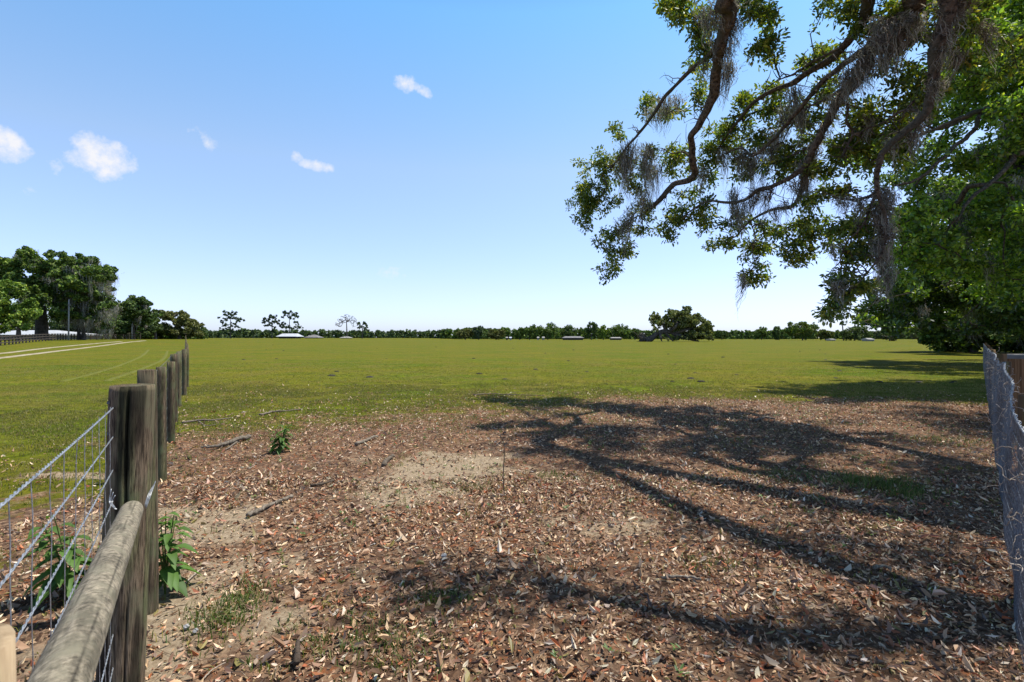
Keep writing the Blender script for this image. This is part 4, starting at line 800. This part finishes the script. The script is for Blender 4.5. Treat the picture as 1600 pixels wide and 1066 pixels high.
# ---- the fallen oak
D = 185; c = placed(1005, D); t = empty('fallen_oak', c, 'huge fallen live oak lying in the field, roots torn up at its left end', 'tree'); mb = MB()
def Q(px, py, dj=0): return P(px, py, D + dj)
pts, rad = smooth_path([Q(1008, 532), Q(1016, 530), Q(1025, 522.5), Q(1036, 518), Q(1046, 518.5), Q(1054, 523), Q(1060, 531)], [1.3, 1.15, .95, .85, .75, .6, .4], 6); tube(mb, pts, rad, 12, lump=.2)
S = list(pts[14:]); R_ = list(rad[14:])
for br in ([(1048, 519), (1056, 510), (1061, 498), (1066, 488)], [(1046, 518), (1052, 506), (1050, 495)], [(1052, 522), (1066, 525), (1080, 531), (1092, 533)], [(1040, 518), (1036, 508), (1028, 500)], [(1054, 521), (1070, 516), (1086, 512), (1098, 514)], [(1031, 520), (1032, 527), (1034, 533)], [(1040, 520), (1046, 528), (1052, 533)]):
    a, b = smooth_path([Q(*q, rg.normal() * 1.5 * (k > 0)) for k, q in enumerate(br)], np.linspace(.55, .22, len(br)), 5); tube(mb, a, b, 8, lump=.15); S += list(a); R_ += list(b)
zn = [(1085, 515, 24, 12, 20, 6), (1060, 505, 24, 12, 14, 6), (1085, 527, 24, 4, 14, 4), (1065, 524, 12, 6, 5, 4), (1050, 529, 22, 3, 8, 3), (1110, 520, 6, 8, 5, 4), (1022, 500, 7, 8, 7, 5), (1018, 497, 5, 4, 3, 3.5), (1034, 502, 10, 10, 9, 6), (1050, 495, 12, 8, 10, 6.5), (1060, 488, 7, 5, 5, 5), (1074, 485, 6, 6, 6, 6), (1082, 496, 10, 10, 10, 7), (1068, 503, 12, 10, 10, 6), (1095, 506, 12, 9, 10, 6), (1104, 514, 10, 8, 9, 6), (1095, 524, 16, 7, 13, 5.5), (1075, 516, 14, 8, 9, 6), (1108, 526, 6, 5, 5, 4), (1050, 510, 12, 6, 6, 5), (1022, 514, 6, 6, 4, 4)]
bl = pixblobs(zn, D, 3.0); nodes, par, _ = prim_tree(S, [-1] * len(S), [b[0] for b in bl], rg, 2, .07, .2); branch_tubes(mb, nodes, par, R_, .06, .45, 5, .4); mb.build('trunk', M['farbark'], t, True)
mb = MB(); blob_cards(mb, bl, 19000, .42, [(.17, .21, .06), (.25, .28, .08), (.34, .35, .12), (.10, .13, .04)], None, .25, .85); mb.build('crown', M['farleaf'], t)
mb = MB(); rc = Q(1003.5, 530); n = 18
th = np.linspace(0, 2 * math.pi, n, endpoint=False); prof = [(-1.0, 1.1), (-.5, 1.7), (.1, 1.9), (.5, 1.3), (.8, .5)]
Vv = np.array([[rc[0] + a + .25 * rg.normal(), rc[1] + r_ * math.cos(q) * rg.uniform(.75, 1.2), max(0.02, rc[2] + .35 + r_ * 1.05 * math.sin(q) * rg.uniform(.7, 1.2))] for (a, r_) in prof for q in th]); i = np.arange(4)[:, None]; j = np.arange(n)[None]
mb.add(Vv, np.stack([i * n + j, i * n + (j + 1) % n, (i + 1) * n + (j + 1) % n, (i + 1) * n + j], -1).reshape(-1, 4), (1, .7, .5))
for k in range(60):
    a = rg.uniform(0, 6.28); p = [rc + [-.2, 0, .3]]; d = np.array([rg.normal() * .5, math.cos(a), math.sin(a)])
    for _ in range(4): p.append(p[-1] + d * .6); d = d + rg.normal(size=3) * .3
    p = np.array(p); p[:, 2] = np.maximum(p[:, 2], .05); tube(mb, p, np.linspace(.16, .03, 5), 4, col=(.9, .65, .5))
mb.build('root_plate', M['farbark'], t)
# ------------------------------------------------------------------ far buildings
def gable(name, label, px0, px1, D, eave, ridge, dep, roofm, wallm, rinset=.0, over=.6, windows=0, cat='house', hip=False):
    a = placed(px0, D); b = placed(px1, D); z0 = min(a[2], b[2]); ze = zpx(eave, D); zr = zpx(ridge, D); t = empty(name, ((a[0] + b[0]) / 2, D, z0), label, cat); x0, x1 = a[0] + over, b[0] - over
    mb = MB(); box(mb, ((x0 + x1) / 2, D + dep / 2 + over, (z0 + ze) / 2 - .05), (x1 - x0, dep, ze - z0)); mb.build('wall', M[wallm], t)
    mb = MB(); X0, X1 = a[0], b[0]; Y0, Y1 = D, D + dep + 2 * over; ym = (Y0 + Y1) / 2; h = (X1 - X0) * rinset
    v = [(X0, Y0, ze), (X1, Y0, ze), (X1, Y1, ze), (X0, Y1, ze), (X0 + h, ym, zr), (X1 - h, ym, zr)]; v += [(p[0], p[1], p[2] - .15) for p in v[:4]]
    mb.add(v, [np.array([[0, 1, 5, 4], [2, 3, 4, 5], [6, 7, 1, 0], [7, 8, 2, 1], [8, 9, 3, 2], [9, 6, 0, 3], [9, 8, 7, 6]]), np.array([[1, 2, 5], [3, 0, 4]])]); mb.build('roof', M[roofm], t)
    for k in range(windows):
        mb = MB(); xx = x0 + (x1 - x0) * (k + .5) / windows; box(mb, (xx, D + over - .01, z0 + (ze - z0) * .5), (1.1, .08, (ze - z0) * .5)); mb.build('window', M['darkwall'], t)
    return t
h = gable('house', 'low house with a bright white metal roof under the pair of pines', 431, 462, 285, 525.8, 521.2, 9, 'whiteroof', 'darkwall', .10, 1.2)
gable('house', 'low house with a grey pointed hip roof left of the leafless tree', 474, 497, 310, 527.5, 523, 9, 'greyroof', 'darkwall', .42)
gable('shed', 'small shed with a pale grey roof at the foot of the leafless tree', 530, 546, 290, 528, 525.8, 6, 'wall', 'darkwall', .3, cat='shed')
gable('barn', 'white metal barn roof behind the board fence at the left edge', -60, 99, 150, 523, 515.5, 14, 'whiteroof', 'wall', .30, 1, cat='barn')
gable('farm_building', 'long low building with a grey and pale roof below the central trees', 880, 913, 300, 528, 525.6, 9, 'greyroof', 'darkwall', .12, cat='building')
gable('shed', 'small white shed roof at the horizon, left one of two', 790, 794, 305, 528, 526.5, 4, 'wall', 'darkwall', .1, .3, cat='shed')
gable('shed', 'small white shed roof at the horizon, just left of the bright green round tree', 795.5, 800, 305, 528, 526.6, 4, 'whiteroof', 'wall', .1, .3, cat='shed')
gable('shed', 'small white gabled shed below the broad green tree', 839, 843, 305, 528, 526.3, 4, 'wall', 'wall', .1, .3, cat='shed')
gable('shed', 'small white shed nearest the left end of the long low building', 847, 851.5, 305, 528, 526.2, 4, 'wall', 'wall', .1, .3, cat='shed')
gable('shed', 'low grey roofed shed left of the fallen oak', 955, 972, 305, 528.4, 527, 5, 'wall', 'darkwall', .1, .3, cat='shed')
gable('shed', 'low white shed between the round oak and the low dark tree at right', 1299, 1307, 235, 530.6, 529.4, 4, 'wall', 'wall', .1, .3, cat='shed')
gable('shed', 'pale shed under the bushes at right', 1357, 1368, 205, 530.5, 528.4, 4, 'wall', 'wall', .1, .3, cat='shed')

# ------------------------------------------------------------------ weeds beside the corner post, small plants
def weed(label, base, h, stems, ll, spread, seed, name='broadleaf_weed', lean=(0, 0)):
    r = np.random.default_rng(seed); t = empty(name, base, label, 'plant'); sm_b = MB(); lf = MB()
    for s in range(stems):
        a = r.uniform(0, 6.28) if stems > 1 else 0; hh = h * r.uniform(.6, 1); d = np.array([math.cos(a) * spread + lean[0], math.sin(a) * spread + lean[1], 0]); p = [np.array(base) + d * hh * q ** 1.5 + [0, 0, hh * q] for q in np.linspace(0, 1, 7)]
        tube(sm_b, p, np.linspace(.006, .0025, 7), 6, col=(.5, .8, .25)); n = 9; ang = r.uniform(0, 6.28)
        for k in range(n):
            q = .15 + .85 * (k + .5) / n; c = np.array(base) + d * hh * q ** 1.5 + [0, 0, hh * q]; ang += 2.4; dv = np.array([math.cos(ang), math.sin(ang), .35 - .5 * (1 - q)]); L_ = ll * (1.15 - .6 * q) * r.uniform(.75, 1.15)
            # broad blade in 5 cross sections, arching over
            u = unit(dv); sd = unit(np.cross(u, [0, 0, 1])); nn = np.cross(sd, u); rows = []
            for f, wdt in ((0, .04), (.18, .5), (.42, 1.0), (.68, .75), (.88, .32), (1, .02)):
                ctr = c + u * L_ * (.12 + f * .9) - np.array([0, 0, 1]) * L_ * .50 * f * f; wv = wdt * L_ * .21; rows += [ctr - sd * wv + nn * wv * .45, ctr, ctr + sd * wv + nn * wv * .45]
            kk = np.arange(5)[:, None] * 3; F = np.concatenate([kk + [0, 1, 4, 3], kk + [1, 2, 5, 4]]); lf.add(rows, F, np.array([.075, .15, .026]) * r.uniform(.75, 1.3))
            tube(sm_b, [c, c + u * L_ * .14], .0016, 4, col=(.6, .9, .3))
    sm_b.build('stem', M['stick'], t); lf.build('foliage', M['weed'], t, True)
b = G(250, 900); weed('tall leafy green weed growing against the right side of the corner post', (-2.02, 2.98, gz(-2.02, 2.98)), .54, 6, .17, .16, 4)
weed('leafy green weed behind the wire mesh, left of the corner post', (-2.55, 2.95, gz(-2.55, 2.95)), .52, 6, .19, .26, 9)
b = G(436, 707); weed('small bushy broadleaf weed standing alone in the leaf litter', tuple(b), .36, 9, .15, .38, 12)
b = G(60, 838); 
# lone upright twig
b = G(788, 775); t = MB(); tube(t, smooth_path([b, b + [-.01, 0, .2], b + [.0, 0, .42], b + [-.02, 0, .55], b + [-.10, .02, .60]], [.006, .005, .004, .0035, .002], 5)[0], np.linspace(.0065, .003, 21), 6, col=(.5, .45, .4)); tag(t.build('upright_twig', M['stick']), 'thin dark twig standing upright in the leaf litter near the middle', 'twig')
# fallen sticks
def stick(name, label, pix, r0, r1, col, z=.4, n=8, fork=None, cat='branch'):
    mb = MB(); q = [];
    for (a, b_) in pix: g = G(a, b_); q.append(g + [0, 0, r0 * z + .012])
    p, r = smooth_path(q, np.linspace(r0, r1, len(q)), 6); p = p + rg.normal(size=p.shape) * r[:, None] * .25; tube(mb, p, r, n, col=col, lump=.2)
    for fk in (fork or []):
        p, r = smooth_path([G(a, b_) + [0, 0, .02] for (a, b_) in fk], np.linspace(r1 * 1.1, r1 * .5, len(fk)), 5); tube(mb, p, r, 6, col=col, lump=.15)
    tag(mb.build(name, M['stick'], None, True), label, cat)
stick('fallen_branch', 'crooked grey branch lying left of the lone bushy weed', [(390, 687), (372, 691), (350, 699), (332, 703), (314, 704)], .034, .012, (.8, .78, .75), 1.0, fork=[[(350, 699), (332, 699), (318, 697)], [(372, 691), (356, 703), (348, 706)]])
stick('fallen_branch', 'straight grey stick on the litter between the weed and the corner post', [(386, 810), (405, 802), (430, 790), (456, 781)], .020, .014, (.9, .87, .83), .8)
stick('fallen_branch', 'short thick pale stick left of the sandy patch', [(556, 698), (572, 691), (590, 685)], .024, .02, (1.0, .97, .92), .8)
stick('fallen_branch', 'thin short dark stick at the left of the sandy patch', [(484, 762), (500, 760), (522, 754)], .013, .010, (.45, .4, .36), .8)
stick('fallen_branch', 'stubby dark piece of wood at the upper left of the sandy patch', [(599, 731), (606, 722), (614, 716)], .026, .02, (.6, .55, .5), .9)
stick('fallen_twig', 'curved white twig lying right of the corner post', [(283, 924), (292, 913), (303, 903), (317, 891)], .006, .004, (2.1, 2.0, 1.9), 1, 6, [[(283, 924), (290, 929)]], 'twig')
stick('fallen_branch', 'long thin twiggy branch at the litter edge near the shadow tip', [(740, 619), (765, 617), (790, 618), (815, 619), (850, 620)], .018, .008, (.8, .75, .7), 1, 6, [[(790, 618), (805, 614), (822, 613)]])
stick('fallen_branch', 'grey stick half in the shade at the lower middle', [(1034, 908), (1055, 906), (1078, 907), (1095, 911)], .010, .007, (1.0, .97, .95), 1)
stick('fallen_branch', 'thin bleached branch by the far fence posts', [(285, 663), (310, 660), (335, 659), (360, 656)], .020, .010, (.9, .85, .8), 1, 6, [[(310, 660), (322, 667), (338, 665)]])
stick('fallen_branch', 'pale curved stick on the shaded litter right of centre', [(1180, 660), (1195, 655), (1210, 657)], .022, .015, (.9, .88, .85), 1)
stick('fallen_branch', 'forked stick just inside the litter edge above the weed', [(406, 651), (425, 646), (445, 645), (470, 642)], .022, .010, (.95, .9, .85), 1, 6, [[(425, 646), (440, 641)]])
stick('bark_piece', 'dark chunk of bark standing in the litter at the bottom', [(462, 1048), (464, 1030), (466, 1014)], .016, .010, (.35, .3, .27), 1.2, 7, cat='bark')
stick('fallen_twig', 'thin pale twig at the bottom left of the litter', [(318, 1066), (332, 1052), (352, 1041)], .004, .003, (1.7, 1.6, 1.5), 1, 5, cat='twig')
stick('fallen_twig', 'long straight tan twig in front of the straight grey stick', [(488, 860), (515, 855), (548, 846)], .004, .003, (1.8, 1.6, 1.3), 1, 5, cat='twig')
stick('fallen_branch', 'mossy grey stick lying in the right part of the shade', [(1365, 892), (1378, 890), (1392, 894)], .012, .010, (1.1, 1.08, 1.0), 1)
stick('fallen_branch', 'thin stick crossing the sunlit edge right of the upright twig', [(820, 692), (835, 697), (850, 699), (868, 696)], .010, .006, (.9, .85, .8), 1)
# small pale stones
for k, (px, py, s, lab) in enumerate([(291, 985, .016, 'white pebble beside the corner post, left of its twin'), (305, 991, .014, 'white pebble right of its twin by the corner post'), (694, 873, .020, 'lone white stone on the litter left of the lower shadow')]):
    g = G(px, py); n = 60; u = unit(rg.normal(size=(8, 3))); mb = MB(); me = []
    th = np.linspace(0, 2 * math.pi, 10, endpoint=False); ph = np.linspace(.15, math.pi - .15, 6); V = np.array([[math.sin(p_) * math.cos(q), math.sin(p_) * math.sin(q), math.cos(p_) * .7] for p_ in ph for q in th]) * (1 + .3 * rg.uniform(-1, 1, (60, 1))) * s
    i = np.arange(5)[:, None]; j = np.arange(10)[None]; mb.add(V + g + [0, 0, s * .6 + .008], [np.stack([i * 10 + j, i * 10 + (j + 1) % 10, (i + 1) * 10 + (j + 1) % 10, (i + 1) * 10 + j], -1).reshape(-1, 4), np.arange(10)[None, ::-1], 50 + np.arange(10)[None]], (1, 1, 1)); tag(mb.build('pebble', M['concrete']), lab, 'stone')

# ------------------------------------------------------------------ leaf litter
def scatter(n, x0, x1, y0, y1, maskf, p=1.0, wedge=None):
    x = rg.uniform(x0, x1, n); y = y0 + (y1 - y0) * rg.random(n) ** p; k = rg.random(n) < maskf(x, y)
    if wedge: k &= (np.abs(x) < y * wedge + 1.2)
    return x[k], y[k]
LC = [(.32, .205, .12), (.50, .36, .215), (.66, .52, .34), (.19, .115, .065), (.085, .052, .034), (.44, .17, .07), (.33, .125, .055), (.78, .69, .53), (.27, .225, .16), (.25, .22, .07)]
LC = [(min(.95, c[0] * 1.3), c[1] * 1.18, c[2] * 1.14) for c in LC]
LP = [.20, .17, .12, .15, .12, .055, .045, .05, .045, .045]
def litter(x, y, ln, mb, zoff=.004):
    n = len(x); z = ground_z(x, y) + zoff + rg.random(n) * .012 * (ln / .06); a = rg.uniform(0, 6.283, n); d = np.stack([np.cos(a), np.sin(a), rg.normal(size=n) * .35], 1); nr = unit(np.stack([rg.normal(size=n) * .6, rg.normal(size=n) * .6, np.ones(n)], 1)); L_ = ln * np.clip(rg.lognormal(-.12, .36, n), .4, 1.6)
    leaves(mb, np.stack([x, y, z], 1), d, nr, L_, L_ * rg.uniform(.28, .46, n), pick(LC, n, LP, .25, .06), rg.uniform(-1.6, 1.6, n), rg.uniform(-.7, .5, n))
def lm(x, y): return litter_mask(x, y) * (1 - .68 * sand_mask(x, y)) * (.15 + 1.35 * fbm(x * 1.5, y * 1.5, 71))
mb = MB()
litter(*scatter(62000, -4, 5.5, .8, 5.5, lm, 1, 1.05), .036, mb)
litter(*scatter(110000, -8, 11, 5, 14.5, lm, 1, 1.05), .040, mb)
litter(*scatter(60000, -4, 6, .8, 5.5, lm, 1, 1.1), .020, mb); litter(*scatter(6000, -4, 5, .8, 5.5, lm, 1, 1.1), .052, mb, .008)
x, y = scatter(26000, -9, 12, 8, 18, lambda x, y: (x > -.9 - .6375 * y) * (1 - sm((y - 11) / 7)) * .8 * fbm(x * .8, y * .8, 61), 1, 1.05); litter(x, y, .042, mb)
tag(mb.build('leaf_litter', M['litter']), 'brown tan and orange fallen oak leaves covering the ground', 'leaf litter', kind='stuff')
# small debris: twigs and straw
mb = MB(); x, y = scatter(5200, -4, 8, 1, 9, lambda x, y: litter_mask(x, y) * .8, 1, 1.05)
for a, b_ in zip(x, y):
    th = rg.uniform(0, 6.28); L_ = rg.uniform(.03, .15); z = gz(a, b_) + .012; d = np.array([math.cos(th), math.sin(th), rg.normal() * .08]) * L_ / 2; k = rg.normal(size=3) * L_ * .06; c_ = np.array([a, b_, z]); tube(mb, [c_ - d, c_ + k, c_ + d], rg.uniform(.0007, .0020), 3, col=np.array((1, .9, .75)) * rg.uniform(.4, 1.7), caps=False)
tag(mb.build('twig_debris', M['stick']), 'small dry twigs and straw mixed through the leaf litter', 'twigs', kind='stuff')
# ------------------------------------------------------------------ grass and ground weeds
GC = [tuple(x * 1.38 for x in c) for c in [(.12, .145, .014), (.17, .18, .022), (.22, .21, .035), (.10, .12, .012), (.27, .225, .07), (.33, .26, .11), (.24, .18, .08)]]
def blades(mb, x, y, h, w_, cols, per=1, spread=.02, lean=.5):
    n = len(x) * per; x = np.repeat(x, per) + rg.normal(size=n) * spread; y = np.repeat(y, per) + rg.normal(size=n) * spread; hh = (np.repeat(h, per) if np.ndim(h) else h) * rg.uniform(.5, 1.2, n); z = ground_z(x, y) - .004
    a = rg.uniform(0, 6.283, n); s = np.stack([np.cos(a), np.sin(a), 0 * a], 1) * w_ / 2; b_ = rg.uniform(0, 6.283, n); ln = np.stack([np.cos(b_), np.sin(b_), 0 * b_], 1) * (hh * lean * rg.random(n))[:, None]
    B = np.stack([x, y, z], 1); mid = B + ln * .4 + np.stack([0 * hh, 0 * hh, hh * .6], 1); tip = B + ln * 1.3 + np.stack([0 * hh, 0 * hh, hh * rg.uniform(.75, 1, n)], 1)
    V = np.stack([B - s, B + s, mid + s * .7, mid - s * .7, tip], 1).reshape(-1, 3); k = np.arange(n)[:, None] * 5; mb.add(V, [k + [0, 1, 2, 3], k + [3, 2, 4]], np.repeat(pick(cols, n, None, .22, .08), 5, 0))
def gm(x, y): return (1 - litter_mask(x, y)) * (.25 + 1.1 * fbm(x * .9, y * .9, 81)) 
mb = MB()
x, y = scatter(120000, -22, 2, 2, 16, gm, 1, 1.05); blades(mb, x, y, .035, .006, GC, 2, .02)
x, y = scatter(210000, -10, 18, 5, 19, lambda x, y: (1 - .93 * litter_mask(x, y)) * sm((fbm(x * 1.1, y * 1.1, 87) - .32) / .25) * np.minimum(1, .3 + y / 20) * sm((19.5 - y) / 8), 1, 1.05); blades(mb, x, y, .040, .009, GC, 3, .03)
x, y = scatter(90000, -34, 34, 16, 36, lambda x, y: (.3 + 1.0 * fbm(x * .5, y * .5, 83)) * sm((36 - y) / 20), .8, 1.05); blades(mb, x, y, .036, .014, GC, 2, .05)
tag(mb.build('grass', M['grass']), 'short patchy pasture grass', 'grass', kind='stuff')
mb = MB() # sparse sprigs through the litter
def tuftm(x, y): return sm((fbm(x * 1.1, y * 1.1, 91) - .50) / .12) * .9 + .05
x, y = scatter(4200, -4.5, 9, 1.2, 13, lambda a, b_: tuftm(a, b_), 1, 1.05); blades(mb, x, y, .055, .006, GC[:5], 4, .022, .9)
for (px, py, rx, ry, n, hh) in [(1368, 758, .42, .22, 170, .11), (1410, 772, .4, .2, 80, .08), (352, 960, .16, .22, 90, .06), (380, 940, .14, .2, 70, .05), (520, 990, .35, .25, 60, .045), (620, 1000, .2, .2, 60, .05), (1110, 880, .25, .15, 60, .04), (690, 935, .22, .1, 60, .04), (860, 745, .45, .25, 60, .05), (720, 760, .45, .25, 60, .05), (560, 1030, .5, .3, 50, .05), (1480, 690, .6, .4, 90, .07), (1230, 745, .6, .3, 90, .06), (430, 620, 1.2, .8, 200, .05), (340, 668, .6, .5, 120, .05)]:
    g = G(px, py); blades(mb, g[0] + rg.normal(size=n) * rx * .5, g[1] + rg.normal(size=n) * ry * .6, hh, .007, [(.08, .15, .02), (.13, .19, .03), (.20, .23, .05), (.30, .27, .10)], 4, .03, 1.0)
tag(mb.build('ground_weeds', M['grass']), 'green sprigs and grass tufts coming through the leaf litter', 'weeds', kind='stuff')
mb = MB(); x, y = scatter(1500, -4.5, 8, 1.1, 12, lambda a, b_: tuftm(a + 3, b_ + 5), 1, 1.05); k = np.repeat(np.arange(len(x)), 7); n = len(k)
aa = rg.uniform(0, 6.283, n); leaves(mb, np.stack([x[k] + rg.normal(size=n) * .012, y[k] + rg.normal(size=n) * .012, ground_z(x[k], y[k]) + .012 + rg.random(n) * .03], 1), np.stack([np.cos(aa), np.sin(aa), .5 + 0 * aa], 1), np.tile([0, 0, 1.], (n, 1)), .03 * rg.uniform(.5, 1.3, n), .014, pick([(.07, .15, .025), (.10, .20, .035), (.16, .25, .05)], n), .2)
tag(mb.build('seedlings', M['grass']), 'tiny green broadleaf seedlings dotted through the litter', 'seedlings', kind='stuff')
# dark clods of dung and moles' earth dotted over the pasture
src = None; n = 0
for k in range(46):
    px = rg.uniform(330, 1500); py = 535 + rg.random() ** 1.6 * 65; g = G(px, py); s = rg.uniform(.05, .11)
    V = []; 
    for q in range(4):
        for w_ in range(9):
            a = w_ * 6.283 / 9; rr = (1, .85, .5, .08)[q]; V.append([s * rr * math.cos(a) * rg.uniform(.8, 1.25) * 1.5, s * rr * math.sin(a) * rg.uniform(.8, 1.25), s * (0, .35, .55, .62)[q]])
    mb = MB(); i = np.arange(3)[:, None]; j = np.arange(9)[None]; mb.add(np.array(V) + g - [0, 0, .01], [np.stack([i * 9 + j, i * 9 + (j + 1) % 9, (i + 1) * 9 + (j + 1) % 9, (i + 1) * 9 + j], -1).reshape(-1, 4), 27 + np.arange(9)[None]])
    tag(mb.build('earth_clod', M['darkwall']), 'small dark clod lying on the open pasture grass', 'clod', 'dark clods scattered over the pasture')
